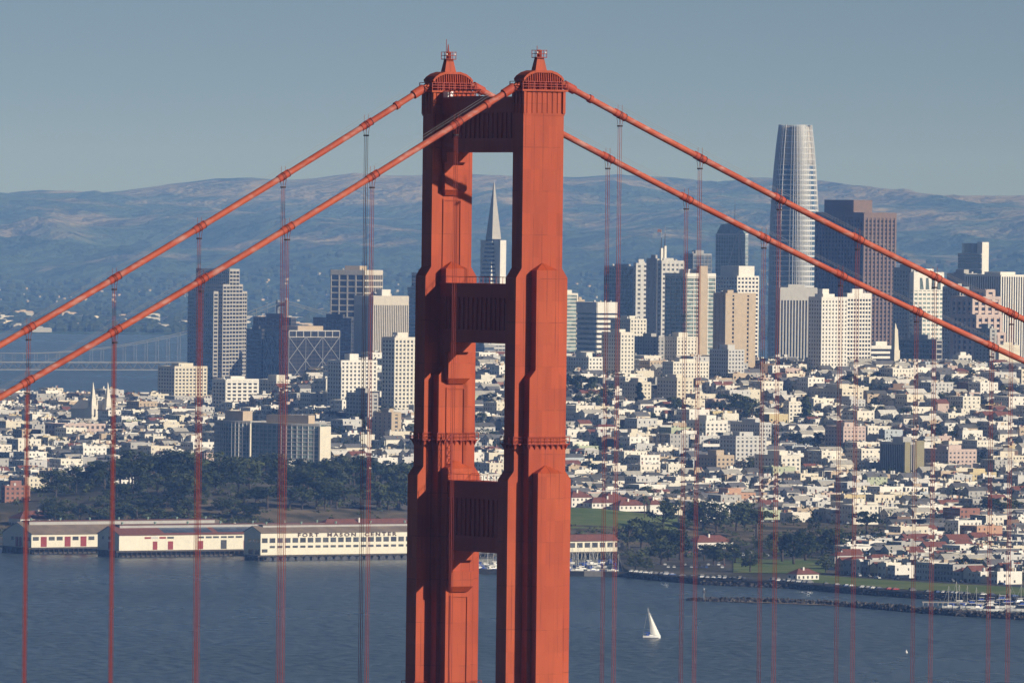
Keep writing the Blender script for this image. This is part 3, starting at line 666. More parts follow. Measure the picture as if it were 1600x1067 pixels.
for sx in (-1, 1): MB().box(*sorted((sx*5.0, sx*(hwz(90)+1.2))), -3.6, 3.6, 30, Ht-57).build('service_wing', M['white'], py)
for k in range(1, 2): pass
occ.append((D0, 750, 375, 790, 600))
HR('office_tower', 'grey-blue office slab below the pyramid between the bridge legs', 'office tower', 738, 757, 772, 540, 8600, wall='steel', glass='bluegl', pf=0, sf=.35, group=OFF)
HR('office_tower', 'pale banded office tower right of the grey slab between the bridge legs', 'office tower', 757, 762, 790, 538, 8750, wall='lightgrey', glass='glass', pf=.1, sf=.5, group=OFF)
HR('apartment_block', 'ornate cream apartment building seen low between the bridge legs', 'apartment block', 755, 768, 787, 566, D=7420, wall='cream', bay=3.5, fl=3.2, pf=.5, sf=.5, roof='tan', group=APT)
HR('office_tower', 'white gridded tower just right of the bridge tower', 'office tower', 872, 884, 902, 459, 8450, wall='ivory', glass='greengl', bay=9, bay2=8, fl=3.4, pf=.12, sf=.25, pd=.6, group=OFF)
HR('office_tower', 'narrow tan tower behind the white gridded one by the bridge leg', 'office tower', 898, 903, 913, 469, 8600, wall='tan', pf=.4, sf=.4, group=OFF)
HR('office_tower', 'short office tower with white and dark horizontal bands', 'office tower', 902, 933, 964, 473, 8300, wall='white', glass='darkgl', fl=4.6, pf=0, sf=.52, pd=.2, sdp=.6, cap=9.5, group=OFF, pent=[])
HR('office_tower', 'dark glass tower with sloping top behind the first right ropes', 'office tower', 945, 993, 1000, 417, 9100, wall='steel', glass='darkgl', pf=.06, sf=.15, group=OFF)
HR('office_tower', 'grey tower with small paired windows beside the dark glass one', 'office tower', 991, 994, 1013, 412, 9020, wall='lightgrey', bay=6, fl=4.6, pf=.55, sf=.55, group=OFF)
HR('office_tower', 'plain grey shaded tower left of the flagpole tower', 'office tower', 1011, 1027, 1033, 405, 8960, wall='grey', bay=7, fl=4.4, pf=.85, sf=.7, group=OFF)
t, we, ns, h = HR('flagpole_tower', 'pale tower with two tall flagpole masts on its roof', 'office tower', 1028, 1034, 1069, 408, 8900, wall='lightgrey', bay=6, fl=4.5, pf=.5, sf=.55, group=OFF, pent=[(.1, .9, .1, .55, 3, 'lightgrey')])
for k, (y, mh) in enumerate(((-.02, 23), (-.18, 27))):
    ms = MB().box(we*.5-1.2, we*.5+1.2, ns*y-2.4, ns*y, h, h+mh*.55).build('mast_base', M['white'], t); MB().tube([(we*.5, ns*y-1.2, h+mh*.55), (we*.5, ns*y-1.2, h+mh)], [.7, .3], 6).build('mast', M['charcoal'], t)
    MB().tube([(we*.5, ns*y-1.2, h+mh), (we*.5, ns*y-1.2, h+mh+8)], .14, 5).build('flagpole', M['lightgrey'], t)
b = MB(); y0 = -.02*ns-1.2; b.add([(we*.5, y0-.1+k*1.3, h+31+dz-.35*math.sin(k*1.9)) for dz in (0, -2.8) for k in range(5)], [(k, k+1, k+6, k+5) for k in range(4)]+[(k+5, k+6, k+1, k) for k in range(4)], 0)
b.build('flag', M['brick'], t)
t, we, ns, h = HR('apartment_tower', 'brown glass apartment tower with a tan central shaft', 'apartment tower', 1041, 1073, 1118, 428, 7900, wall='white', glass='greengl', bay=8, fl=3.5, pf=.08, sf=.22, pd=.5, sdp=.9, cap=2.6, group=OFF)
MB().box(-1.6, 3, -ns*.70, -ns*.42, 0, h+7).build('central_shaft', M['tan'], t)
HR('office_tower', 'dark faceted glass tower behind the brown apartment tower', 'office tower', 1070, 1083, 1112, 397, 9300, wall='steel', glass='bluegl', pf=.08, sf=.12, group=OFF)
# tapering glass tower with spire and diagonal braces
t, we, ns, h = HR('braced_glass_tower', 'teal glass tower with diagonal braces and a thin spire', 'office tower', 1119, 1154, 1170, 366, 9750, wall='alu', glass='tealgl', rot=R(43), bay=3, fl=4.2, pf=.1, sf=.12, pd=.2, sdp=.15, group=OFF, pent=[])
MB().prism([(.2, h), (we-.2, h), (we*.80, h+10), (we*.32, h+12)], 'y', -ns+.3, -.3).build('sloping_crown', M['tealgl'], t)
MB().tube([(we*.3, -ns*.3, h), (we*.3, -ns*.3, h+37)], [.9, .15], 6).build('spire', M['alu'], t)
MB().tube([(we*.85, .6, h-70), (.5, .6, h+2)], .9, 5).build('brace', M['alu'], t); MB().tube([(-.5, -.5, h+4), (-.5, -.5, h-120)], 1.0, 5).build('brace', M['alu'], t); MB().tube([(-.6, -.8, h+2), (-.6, -ns+.5, h-80)], .7, 5).build('brace', M['alu'], t)
t, we, ns, h = HR('office_tower', 'white stepped office tower below the teal glass one', 'office tower', 1119, 1152, 1186, 432, 8700, wall='white', glass='darkgl', bay=4, bay2=4.5, fl=3.9, pf=.4, sf=.5, group=OFF, pent=[(.05, .9, .12, .85, 10, 'white')])
t, we, ns, h = HR('apartment_tower', 'plain tan tower with a nearly blank lit wall', 'apartment tower', 1116, 1134, 1181, 459, ybase=586, wall='tan', glass='darkgl', bay=13, bay2=5, fl=3.4, pf=.88, sf=.4, group=APT, pent=[(.1, .5, .1, .3, 3, 'tan')])
# tall rounded glass tower
D0 = 9717; tp = at(1243, 196, D0); Zb = 4.0; HT = tp[2]-Zb
rt = thing('rounded_glass_tower', 'tallest tower, rounded silver glass skyscraper tapering to a pale crown', 'skyscraper', (tp[0], tp[1], Zb), R(45-9))
def rsq(hw_, n=60, e=4.2): return [(hw_*math.copysign(abs(math.cos(a))**(2/e), math.cos(a)), hw_*math.copysign(abs(math.sin(a))**(2/e), math.sin(a))) for a in [2*math.pi*(k+.5)/n for k in range(n)]]
def hws(z):
    t = z/HT; return 23.0*float(np.interp(t, [0, .45, .6, .72, .84, .93, 1.0], [1, 1, .985, .94, .85, .755, .655]))
zz = [HT*k/40 for k in range(41)]
def rring(z, o=0): return [(x, y, z) for x, y in rsq(hws(z)+o)]
MB().rings([rring(z) for z in zz if z < HT*.865]+[rring(HT*.865)]).build('glazed_body', M['skygl'], rt, smooth=True)
MB().rings([rring(z, -.6) for z in np.linspace(HT*.865, HT-1.5, 8)]).build('crown', M['precast'], rt, smooth=True)
b = MB(); z = 3.0
while z < HT: b.rings([rring(z, .32), rring(min(z+(1.7 if z < HT*.86 else .8), HT), .32)], cap=True); z += 5.4 if z < HT*.86 else 6.2
b.build('floor_bands', M['alu'], rt, kind='stuff')
b = MB()
for k in range(60):
    wv = .26 if k % 2 else .42
    pts = [(rsq(hws(z))[k], z) for z in zz+[HT+.5]]
    for (a, z0), (c, z1) in zip(pts[:-1], pts[1:]):
        l0 = math.hypot(*a); d0 = (a[0]/l0*.6, a[1]/l0*.6); t0 = (-a[1]/l0*wv, a[0]/l0*wv)
        V = lambda q, z, s, o: (q[0]+t0[0]*s+d0[0]*o, q[1]+t0[1]*s+d0[1]*o, z)
        b.add([V(a, z0, -1, 0), V(a, z0, -1, 1), V(a, z0, 1, 1), V(a, z0, 1, 0), V(c, z1, -1, 0), V(c, z1, -1, 1), V(c, z1, 1, 1), V(c, z1, 1, 0)], [(0, 1, 5, 4), (1, 2, 6, 5), (2, 3, 7, 6)])
b.build('mullions', M['alu'], rt, kind='stuff')
occ.append((D0, 1197, 196, 1279, 580))
HR('office_tower', 'grey vertically ribbed tower at the foot of the tallest tower', 'office tower', 1213, 1219, 1277, 450, 8900, wall='grey', glass='darkgl', bay=3.6, fl=3.9, pf=.42, sf=0, pd=.8, cap=12, group=OFF)
t, we, ns, h = HR('apartment_tower', 'white art-deco tower with stepped crown on the hill', 'apartment tower', 1265, 1284, 1325, 465, ybase=588, wall='white', bay=3.2, fl=3.2, pf=.55, sf=.5, group=APT, pent=[(.1, .75, .1, .55, 3, 'white'), (.25, .6, .15, .4, 7, 'white')])
HR('apartment_tower', 'white gridded tower right of the art-deco one', 'apartment tower', 1318, 1324, 1362, 459, 7750, wall='white', glass='darkgl', bay=3.3, fl=3.5, pf=.32, sf=.45, cap=3, group=APT)
t, we, ns, h = HR('granite_tower', 'massive dark brown granite tower with bay-window ribs, tallest of the right group but one', 'skyscraper', 1279, 1350, 1400, 333, 9068, wall='granite', glass='darkgl', bay=5.2, fl=4.1, pf=.42, sf=.38, pd=1.3, sdp=.6, cap=5, group=OFF, pent=[(.35, .97, .2, .8, 13, 'granite')])
HR('office_block', 'low white banded block with a slim corner pinnacle', 'office block', 1352, 1361, 1401, 541, D=7900, wall='white', glass='darkgl', fl=4.2, pf=0, sf=.5, group=OFF)
q = at(1399, 505, 7880); pn = thing('pinnacle_tower', 'slim cream pinnacle tower beside the low banded block', 'tower', (q[0], q[1], hw(q[0], q[1])), GR)
hh = q[2]-hw(q[0], q[1]); MB().box(-3, 3, -3, 3, 0, hh*.55).frustum((-2.4, 2.4, -2.4, 2.4, hh*.55), (-1.6, 1.6, -1.6, 1.6, hh*.9)).build('shaft', M['cream'], pn); MB().frustum((-1.2, 1.2, -1.2, 1.2, hh*.9), (-.2, .2, -.2, .2, hh)).build('cap', M['cream'], pn)
HR('office_tower', 'shaded grey tower right of the granite tower', 'office tower', 1398, 1424, 1430, 419, 8800, wall='grey', glass='darkgl', bay=4.5, fl=4, pf=.45, sf=.45, group=OFF)
t, we, ns, h = HR('office_tower', 'white tower with slanted windows below its roofline, crossed by cable', 'office tower', 1422, 1428, 1476, 426, 8700, wall='white', glass='greengl', bay=5.5, fl=4.2, pf=.3, sf=.52, cap=17, group=OFF)
for k in range(4):
    y = -ns*(.2+.19*k); MB().add([(-.5, y, h-16), (-.5, y-4.6, h-16), (-.5, y-3.6-(k-1.5)*.6, h-5), (-.5, y-.6-(k-1.5)*.6, h-5)], [(0, 1, 2, 3), (3, 2, 1, 0)]).build('slanted_window', M['greengl'], t)
HR('office_tower', 'grey office tower with dark square windows, right of the white tower', 'office tower', 1475, 1500, 1514, 449, 8650, wall='grey', glass='darkgl', bay=3.6, fl=3.8, pf=.4, sf=.4, group=OFF)
HR('office_tower', 'flat grey tower below the far round-topped tower', 'office tower', 1482, 1509, 1527, 428, 9200, wall='grey', glass='darkgl', bay=6, fl=4, pf=.8, sf=.7, cap=14, group=OFF)
t, we, ns, h = HR('round_topped_tower', 'far blue glass tower with rounded top and white side', 'apartment tower', 1499, 1533, 1544, 397, 10297, wall='alu', glass='bluegl', bay=8, fl=6.6, pf=0, sf=.2, group=OFF, pent=[])
MB().box(-.8, we*.2, -ns-.6, -.8, 0, h+13.5).build('white_side', M['white'], t)
n = 12; MB().prism([(we*.55+we*.42*math.cos(2*math.pi*k/n), -ns*.5+ns*.45*math.sin(2*math.pi*k/n)) for k in range(n)], 'z', h, h+12).build('round_crown', M['bluegl'], t)
HR('office_tower', 'tower with white vertical stripes cut by the right edge', 'office tower', 1512, 1564, 1618, 430, 8900, wall='white', glass='darkgl', bay=3.0, bay2=3.4, fl=4, pf=.45, sf=0, pd=.8, cap=1.5, group=OFF)
# pink ziggurat
D0 = 8600; p0 = at(1530, 560, D0); zg = thing('stepped_pink_tower', 'pink stepped hotel tower with many dark bays near the right edge', 'hotel tower', (p0[0], p0[1], 6.0), GR)
for xl, xs, xr, yt, dd in ((1496, 1541, 1553, 453, 40), (1490, 1520, 1563, 464, 18), (1493, 1526, 1565, 492, 6), (1498, 1530, 1571, 520, -6)):
    p, _, we, ns = geom(xl, xs, xr, yt, D0+dd); v = Matrix.Rotation(-GR, 3, 'Z') @ Vector((p[0]-p0[0], p[1]-p0[1], 0)); h = p[2]-6
    s = MB().box(v.x+.05, v.x+we-.05, v.y-ns+.05, v.y-.05, 0, h-.3).build('tier', M['darkgl'], zg); b = MB(); facade(b, we, ns, 0, h, 7.5, 5.2, .45, .42, 1.2, .6, 0, 2.2, None, 'WNES', v.x, v.y); b.build('tier_facade', M['pink'], s, kind='stuff')
    MB().box(v.x+.1, v.x+we-.1, v.y-ns+.1, v.y-.1, h-.3, h+.1).build('tier_roof', M['gravelroof'], s)
HR('apartment_tower', 'grey slab tower with a narrow lit white edge', 'apartment tower', 1526, 1547, 1557, 514, D=7950, wall='grey', bay=5, fl=3.3, pf=.6, sf=.5, group=APT)
HR('office_block', 'blank beige box building near the right edge', 'office block', 1559, 1561, 1594, 540, D=7850, wall='cream', bay=20, fl=20, pf=.95, sf=.9, group=OFF)
HR('office_block', 'wide dark office block below the white tower with slanted windows', 'office block', 1405, 1463, 1472, 531, D=8000, wall='grey', glass='darkgl', fl=4.5, pf=.08, sf=.3, group=OFF)
HR('apartment_block', 'small white balconied block in front of the pink stepped tower', 'apartment block', 1490, 1498, 1518, 556, D=7720, wall='white', bay=5, fl=3.2, pf=.3, sf=.45, group=APT)
HR('apartment_block', 'grey block with dark flat top left of the small balconied block', 'apartment block', 1484, 1497, 1502, 562, D=7760, wall='blue', bay=4, fl=3.2, pf=.5, sf=.5, group=APT)
# --- apartment blocks on the right slope: xl, xs, xr, ytop, ybase, wall, label
for a in ((884, 920, 941, 559, 592, 'white', 'white ornate apartment block beside the bridge leg above the trees'),
    (941, 970, 991, 520, 592, 'ivory', 'tall cream apartment block with fire escape near the first right ropes'),
    (955, 985, 1010, 499, 560, 'ivory', 'pale stepped apartment tower behind the cream fire-escape block'),
    (992, 1020, 1038, 527, 575, 'grey', 'grey apartment block with dark hipped turret'),
    (1036, 1058, 1090, 527, 570, 'ivory', 'cream apartment block with rooftop chimneys below the brown glass tower'),
    (973, 1000, 1017, 598, 640, 'cream', 'square cream apartment house beside a tall conifer'),
    (1028, 1058, 1083, 591, 635, 'cream', 'yellowish cream apartment house in the upper right slope'),
    (1036, 1052, 1108, 566, 606, 'ivory', 'wide pinkish cream apartment block with many windows'),
    (1110, 1138, 1163, 547, 598, 'lightgrey', 'light grey apartment block below the plain tan tower'),
    (971, 984, 1007, 677, 703, 'cream', 'cream corner apartment house on mid slope left of dark brick houses'),
    (1074, 1103, 1137, 658, 690, 'white', 'white apartment block with cornice on mid slope'),
    (1143, 1187, 1205, 661, 692, 'lightgrey', 'long grey-white apartment block with lit right end on mid slope'),
    (1126, 1150, 1198, 682, 730, 'lightgrey', 'tall grey apartment block with paired towers on mid slope'),
    (1091, 1120, 1147, 712, 745, 'tan', 'tan five-storey apartment block below the tall grey one'),
    (1181, 1221, 1251, 712, 752, 'ivory', 'ivory apartment block with large windows between third and fourth near ropes'),
    (1291, 1318, 1353, 667, 707, 'pink', 'pink brick apartment block with stacked balconies'),
    (1443, 1482, 1527, 703, 741, 'pink', 'pinkish apartment block with rows of small windows right of olive tower'),
    (1497, 1520, 1560, 690, 704, 'white', 'low white flat building above the pinkish block'),
    (1545, 1552, 1604, 713, 736, 'cream', 'ornate cream mansion block at the right edge'),
    (1497, 1515, 1558, 739, 757, 'yellow', 'low yellow block below the pinkish apartment block'),
    (1270, 1316, 1349, 608, 640, 'cream', 'cream apartment block with shaded left wall under the white towers'),
    (1225, 1233, 1252, 628, 660, 'ivory', 'ivory apartment block left of the tall dark conifer'),
    (1380, 1388, 1428, 607, 625, 'brown', 'dark brick terrace with white window surrounds'),
    (1300, 1330, 1352, 625, 645, 'lightgrey', 'pale grey apartment house below the cream shaded block'),
    (1102, 1134, 1181, 771, 794, 'salmon', 'orange four-storey house with white bay windows'),
    (1300, 1332, 1372, 786, 814, 'ivory', 'ivory corner block above the brown grass slope'),
    (938, 945, 968, 768, 786, 'white', 'white house with bay windows below the first right ropes'),
    (1486, 1490, 1541, 800, 815, 'brick', 'orange-red brick building beside the large dark tree'),
    (1395, 1450, 1500, 820, 840, 'charcoal', 'long dark low building on the waterfront slope'),
    (1555, 1565, 1610, 822, 840, 'brown', 'brown row building at the right edge of the waterfront slope'),
    (58, 75, 105, 745, 762, 'yellow', 'yellow apartment house with orange trim at lower left'),
    (2, 8, 45, 760, 786, 'brick', 'red brick warehouse at the left edge above the piers')):
    xl, xs, xr, yt, yb, wl_, lab = a
    HR('apartment_block', lab, 'apartment block', xl, xs, xr, yt, ybase=yb, wall=wl_, bay=rnd.uniform(2.9, 4.2), fl=3.1, pf=rnd.uniform(.5, .62), sf=rnd.uniform(.48, .58), pd=.25, sdp=.2, cap=.8, group=APT)
t, we, ns, h = HR('olive_tower', 'dark ribbed apartment tower with olive end walls between sixth near ropes', 'apartment tower', 1378, 1413, 1443, 692, ybase=750, wall='grey', glass='darkgl', bay=2.2, fl=3.1, pf=.3, sf=0, pd=.6, group=APT)
MB().box(-1.2, .3, -ns*.28, .3, 0, h+.8).build('end_wall', M['olive'], t); MB().box(-1.2, .3, -ns-.4, -ns*.55, 0, h+1.8).build('end_wall', M['olive'], t)

# ------------------------------------------------------------------ lawns, slopes, roads, shore
rng = lambda a, b_, n: list(np.linspace(a, b_, n))
sheet('meadow_lawn', rng(884, 1062, 24), lambda p: 5826+.05*(p-884), lambda p: 5994, 10, M['lawn'])
sheet('waterfront_lawn', rng(1150, 1296, 16), lambda p: 5335, lambda p: 5560, 8, M['lawn'])
sheet('waterfront_lawn', rng(1262, 1720, 30), lambda p: edgeD(p)+32, lambda p: edgeD(p)+150, 6, M['lawn'], .35)
sheet('waterfront_road', rng(1262, 1720, 30), lambda p: edgeD(p)+151, lambda p: edgeD(p)+182, 2, M['asphalt'])
sheet('seawall_road', rng(990, 1720, 50), lambda p: edgeD(p)+4, lambda p: edgeD(p)+30, 2, M['asphalt'], .32)
sheet('parking_lot', rng(1075, 1260, 16), lambda p: 5585, lambda p: 5740, 4, M['asphalt'])
sheet('bluff_slope', rng(-300, 690, 60), lambda p: 5768, lambda p: 5912, 12, M['bluff'])
sheet('bluff_slope', rng(690, 1062, 30), lambda p: 5752, lambda p: 5840+.05*max(0, p-884), 10, M['bluff'], .25)
sheet('dry_grass_slope', rng(1064, 1405, 24), lambda p: 5790, lambda p: 6062, 10, M['bluff'], .28)
def strip_wall(name, pts, w, z0, z1, m, **kw):   # pts [(px, D)] front line
    b = MB(); vs = []; fs = []
    for p, D in pts:
        a, c = frompx(p, D), frompx(p, D+w); vs += [(*a, z0), (*a, z1), (*c, z1), (*c, z0)]
    for i in range(len(pts)-1):
        q = i*4
        for k in range(3): fs.append((q+k, q+4+k, q+5+k, q+1+k))
    fs += [(0, 1, 2, 3), tuple((len(pts)-1)*4+k for k in (3, 2, 1, 0))]
    b.add(vs, fs); return b.build(name, m, **kw)
strip_wall('seawall', [(p, edgeD(p)-3.0) for p in rng(986, 1720, 60)], 5.0, -3, 3.05, M['quay'], label='long dark stone seawall along the waterfront road', cat='seawall')
mole = thing('harbour_mole', 'low harbour wall in front of the moored sailboats, part dark, part pale concrete', 'harbour wall', (*frompx(850, 5340), 0))
for nm, pa, pb, m_ in (('mole_section', 700, 917, 'quay'), ('pale_mole_section', 917, 946, 'concrete'), ('mole_section', 946, 986, 'quay')):
    o = strip_wall(nm, [(p, 5345-.1*(p-890)) for p in rng(pa, pb, 8)], 9, -3, 2.7 if nm[0] == 'm' else 2.9, M[m_]); o.location = -mole.location; o.parent = mole
# rock breakwater: a core and loose stones
BWX = [1076, 1120, 1200, 1300, 1400, 1500, 1600, 1720]; BWD = [4996, 4990, 4984, 4960, 4896, 4836, 4800, 4745]
bwD = lambda p: float(np.interp(p, BWX, BWD))
core = strip_wall('breakwater', [(p, bwD(p)+3.5) for p in rng(1082, 1720, 40)], 7, -3, 1.7, M['rock'], label='long rock breakwater jutting into the bay at right', cat='breakwater')
b = MB(); r_ = random.Random(11)
for k in range(2600):
    p = 1078+(r_.random()**.9)*640; o = r_.uniform(0, 14); s = r_.uniform(.5, 1.5)*(1.25 if p > 1340 else .9); D = bwD(p)+o; x, y = frompx(p, D)
    hgt_ = (2.6 if p > 1340 else 1.9)*(1-abs(o-7)/7.5)*min(1, (p-1070)/40)+r_.uniform(-.5, .4); a0 = r_.uniform(0, 6)
    pts = [(x+s*math.cos(a0+q*1.57)*r_.uniform(.7, 1.2), y+s*math.sin(a0+q*1.57)*r_.uniform(.7, 1.2)) for q in range(4)]
    b.add([(*q, hgt_-s) for q in pts]+[((q[0]+x)/2+r_.uniform(-.2, .2), (q[1]+y)/2, hgt_+s*r_.uniform(.3, .8)) for q in pts], [(4, 5, 6, 7), (0, 1, 5, 4), (1, 2, 6, 5), (2, 3, 7, 6), (3, 0, 4, 7)])
b.build('breakwater_rocks', M['rock'], core, kind='stuff')
sheet('sand_spit', rng(1130, 1350, 20), lambda p: bwD(p)-9*math.sin(math.pi*(p-1130)/220), lambda p: bwD(p)+4, 3, M['sand'], 0, zf=lambda p, D: .35)
b = MB(); r_ = random.Random(12)
for k in range(1500):
    p = 986+r_.random()*700; D = edgeD(p)-3.2-r_.uniform(0, 4.5); s = r_.uniform(.5, 1.3); x, y = frompx(p, D); z = 2.0-(edgeD(p)-3-D)*.5+r_.uniform(-.3, .3)
    b.box(x-s, x+s, y-s*.8, y+s*.8, z-s*1.2, z+s*.4)
b.build('shore_rocks', M['rock'], kind='stuff', label='dark riprap stones along the foot of the seawall')
bc = at(1100, 921, 4992); bcn = thing('breakwater_beacon', 'small pole beacon at the tip of the breakwater', 'beacon', (bc[0], bc[1], 1.0))
MB().tube([(0, 0, 0), (0, 0, 5.6)], .22, 6).build('pole', M['steel'], bcn); MB().box(-.6, .6, -.6, .6, 3.6, 4.8).build('panel', M['charcoal'], bcn); MB().tube([(0, 0, 5.6), (0, 0, 6.2)], .35, 6).build('lantern', M['white'], bcn)

# ------------------------------------------------------------------ pier sheds
M['shedwall'] = mat('shed_wall', (.77, .72, .59), var=.06); M['timber'] = mat('pier_timber', (.07, .06, .05), var=.3); M['reddoor'] = mat('red_door', (.28, .05, .05), var=.15); M['shedroof'] = mat('shed_roof', (.22, .17, .13), var=.25, scale=.1); M['letter'] = mat('letter_paint', (.10, .06, .045))
def shed(label, pxc, D, ybase, ytop, ew, length, roofm, monitor=True):
    p = at(pxc, ybase, D); zd = p[2]; ht = at(pxc, ytop, D)[2]-zd
    t = thing('pier_shed', label, 'pier shed', (p[0], p[1], 0), GR, 'cream pier sheds on the water')
    MB().box(0, ew, -length, 0, zd, zd+ht).prism([(0, zd+ht), (ew, zd+ht), (ew/2, zd+ht+ew*.2)], 'y', -length, 0).build('wall', M['shedwall'], t)
    b = MB(); e = .8
    for s in (0, 1):
        q = [(-e if s == 0 else ew/2, zd+ht-.25 if s == 0 else zd+ht+ew*.2+.1), (ew/2 if s == 0 else ew+e, zd+ht+ew*.2+.1 if s == 0 else zd+ht-.25)]
        b.prism([q[0], q[1], (q[1][0], q[1][1]+.3), (q[0][0], q[0][1]+.3)], 'y', -length-.4, .4)
    rf = b.build('roof', M[roofm], t)
    if monitor:
        MB().box(ew*.36, ew*.64, -length+6, -6, zd+ht+ew*.13, zd+ht+ew*.2+.7).build('roof_monitor', M['grey'], t); MB().box(ew*.34, ew*.66, -length+5.5, -5.5, zd+ht+ew*.2+.7, zd+ht+ew*.2+1.0).build('monitor_roof', M['tile'], t)
        for k in range(7): MB().tube([(ew/2, -10-k*(length-20)/6, zd+ht+ew*.2+1.0), (ew/2, -10-k*(length-20)/6, zd+ht+ew*.2+2.6)], [.5, .9], 7).build('roof_vent', M['copper'], t)
    dk = MB().box(-4.5, ew+4, -length, 5, zd-.9, zd-.05).build('pier_deck', M['timber'], t)
    n = int(length/3.6)
    for k in range(n):
        y = 4-k*3.6; g = MB().tube([(-3.9, y, -2), (-3.9, y, zd-.9)], .34, 5); g.build('pile', M['timber'], t)
    for k in range(int(ew/3.2)): MB().tube([(-3+k*3.2, 4.4, -2), (-3+k*3.2, 4.4, zd-.9)], .34, 5).build('pile', M['timber'], t)
    MB().box(0, ew, -length, -.5, -1.5, zd-.95).build('pier_understructure', M['timber'], t)
    occ.append((D, pxc-30, ytop-8, pxc+length*FPX/D*.81, 880)); return t, zd, ht
def win(t, y0, y1, z0, z1, m='glass', nm='window', x=-.06):
    MB().box(x, .05, y0, y1, z0, z1).build(nm, M[m], t)
def winN(t, x0, x1, z0, z1, m='glass', nm='window'): MB().box(x0, x1, -.05, .07, z0, z1).build(nm, M[m], t)
D0 = 5530; u = D0/FPX/.809
t, zd, ht = shed('large cream pier shed lettered along its front, nearest the bridge tower', 407, D0, 867, 832, 18, 175, 'shedroof')
def py_(px): return -(px-407)*u
for k in range(20):
    a = 409+11.72*k
    win(t, py_(a+8.6), py_(a), zd+7.4, zd+10.3)
    if k == 0: win(t, py_(a+8.6), py_(a), zd+1.6, zd+3.6)
    else: win(t, py_(a+8.2), py_(a+.3), zd+4.2, zd+5.6)
for k in range(20): MB().prism([(py_(408+11.72*k)-.4, 0), (py_(408+11.72*k)-4.9, 0), (py_(408+11.72*k)-4.6, zd-1.6), (py_(408+11.72*k)-2.65, zd-.95), (py_(408+11.72*k)-.7, zd-1.6)], 'x', -4.62, -4.5).build('pier_arch', M['charcoal'], t)
for x0, x1, z0, z1 in ((1, 3.6, 7.6, 9.4), (5, 8, 7.6, 9.4), (10, 13, 7.6, 9.4), (1.5, 6, .4, 3.4), (8, 13, .4, 3.4)): winN(t, x0, x1, zd+z0, zd+z1)
tx = bpy.data.curves.new('lettering', 'FONT'); tx.body = 'FORT  MASON  CENTER'; tx.size = 2.9; tx.extrude = .08; tx.offset = .09; tx.space_character = 1.0
tx.materials.append(M['letter']); to = bpy.data.objects.new('lettering', tx); C.objects.link(to); to.parent = t
to.matrix_local = Matrix(((0, 0, -1, -.14), (-1, 0, 0, py_(464)), (0, 1, 0, zd+10.95), (0, 0, 0, 1)))
bpy.context.view_layer.update(); _w = to.dimensions.x
tx.space_character = 1.0; _need = abs(py_(617)-py_(464)); tx.space_character = 1.5
bpy.context.view_layer.update(); _me = bpy.data.meshes.new_from_object(to.evaluated_get(bpy.context.evaluated_depsgraph_get()))
_ml = to.matrix_local.copy(); bpy.data.objects.remove(to); _xs = [v.co.x for v in _me.vertices]; _k = _need/(max(_xs)-min(_xs))
for v in _me.vertices: v.co.x = (v.co.x-min(_xs))*_k
to = obj('lettering', _me, t, kind='stuff'); to.matrix_local = _ml
D0 = 5560; t, zd, ht = shed('middle cream pier shed with solar panels on its roof', 186, D0, 860, 835.5, 24, 165, 'tile')
u = D0/FPX/.809
for a, c, z0, z1, m_, nm in ((234, 245, 7, 8.2, 'lightgrey', 'window'), (224+.5, 234, 7, 8.2, 'reddoor', 'window'), (247, 257, 7, 8.2, 'reddoor', 'window'), (259, 269, 7, 8.2, 'glass', 'window'), (306, 315, 7, 8.2, 'glass', 'window'), (318, 327, 7, 8.2, 'glass', 'window'), (329, 338, 7, 8.2, 'glass', 'window'), (341, 350, 7, 8.2, 'glass', 'window'), (352, 361, 7, 8.2, 'glass', 'window'), (364, 374, 7, 8.2, 'glass', 'window'), (237, 244, .3, 5.4, 'reddoor', 'door'), (260, 268, .3, 5.4, 'reddoor', 'door'), (306, 314, .3, 5.4, 'reddoor', 'door'), (341, 350, .3, 5.8, 'glass', 'door'), (376, 384, .3, 5.4, 'reddoor', 'door')):
    win(t, -(c-186)*u, -(a-186)*u, zd+z0, zd+z1, m_, nm)
winN(t, 9, 12, zd+6.5, zd+8.4); winN(t, 8.5, 12, zd+.3, zd+5, 'reddoor', 'door'); winN(t, 17, 19, zd+6.5, zd+8.4)
for y0, y1 in ((-70, -34), (-120, -74), (-150, -124)):
    for k in range(int(abs(y1-y0)/3.0)):
        ya = max(y0, y1)-k*3.0; sl = .4
        MB().add([(1.5, ya, zd+ht+1.5*sl+.42), (9.5, ya, zd+ht+9.5*sl+.42), (9.5, ya-2.8, zd+ht+9.5*sl+.42), (1.5, ya-2.8, zd+ht+1.5*sl+.42), (1.5, ya, zd+ht+1.5*sl+.3), (9.5, ya, zd+ht+9.5*sl+.3), (9.5, ya-2.8, zd+ht+9.5*sl+.3), (1.5, ya-2.8, zd+ht+1.5*sl+.3)], [(3, 2, 1, 0), (0, 1, 5, 4), (1, 2, 6, 5), (2, 3, 7, 6), (3, 0, 4, 7)]).build('solar_panel', M['bluegl'], t)
D0 = 5600; t, zd, ht = shed('leftmost cream pier shed with red doors and weathered brown roof', 49, D0, 855, 834, 33, 150, 'shedroof')
u = D0/FPX/.809
for k in range(8):
    a = 51+12*k; m_ = 'reddoor' if k in (1, 4, 6, 8) else 'glass'
    win(t, -(a+9-49)*u, -(a-49)*u, zd+(.3 if m_ == 'reddoor' else 4.2), zd+6.5, m_, 'door' if m_ == 'reddoor' else 'window')
for x0, m_ in ((2, 'glass'), (6, 'glass'), (11, 'reddoor'), (15, 'reddoor'), (20, 'glass')): winN(t, x0, x0+3, zd+(.3 if m_ == 'reddoor' else 4), zd+6.2, m_, 'door' if m_ == 'reddoor' else 'window')
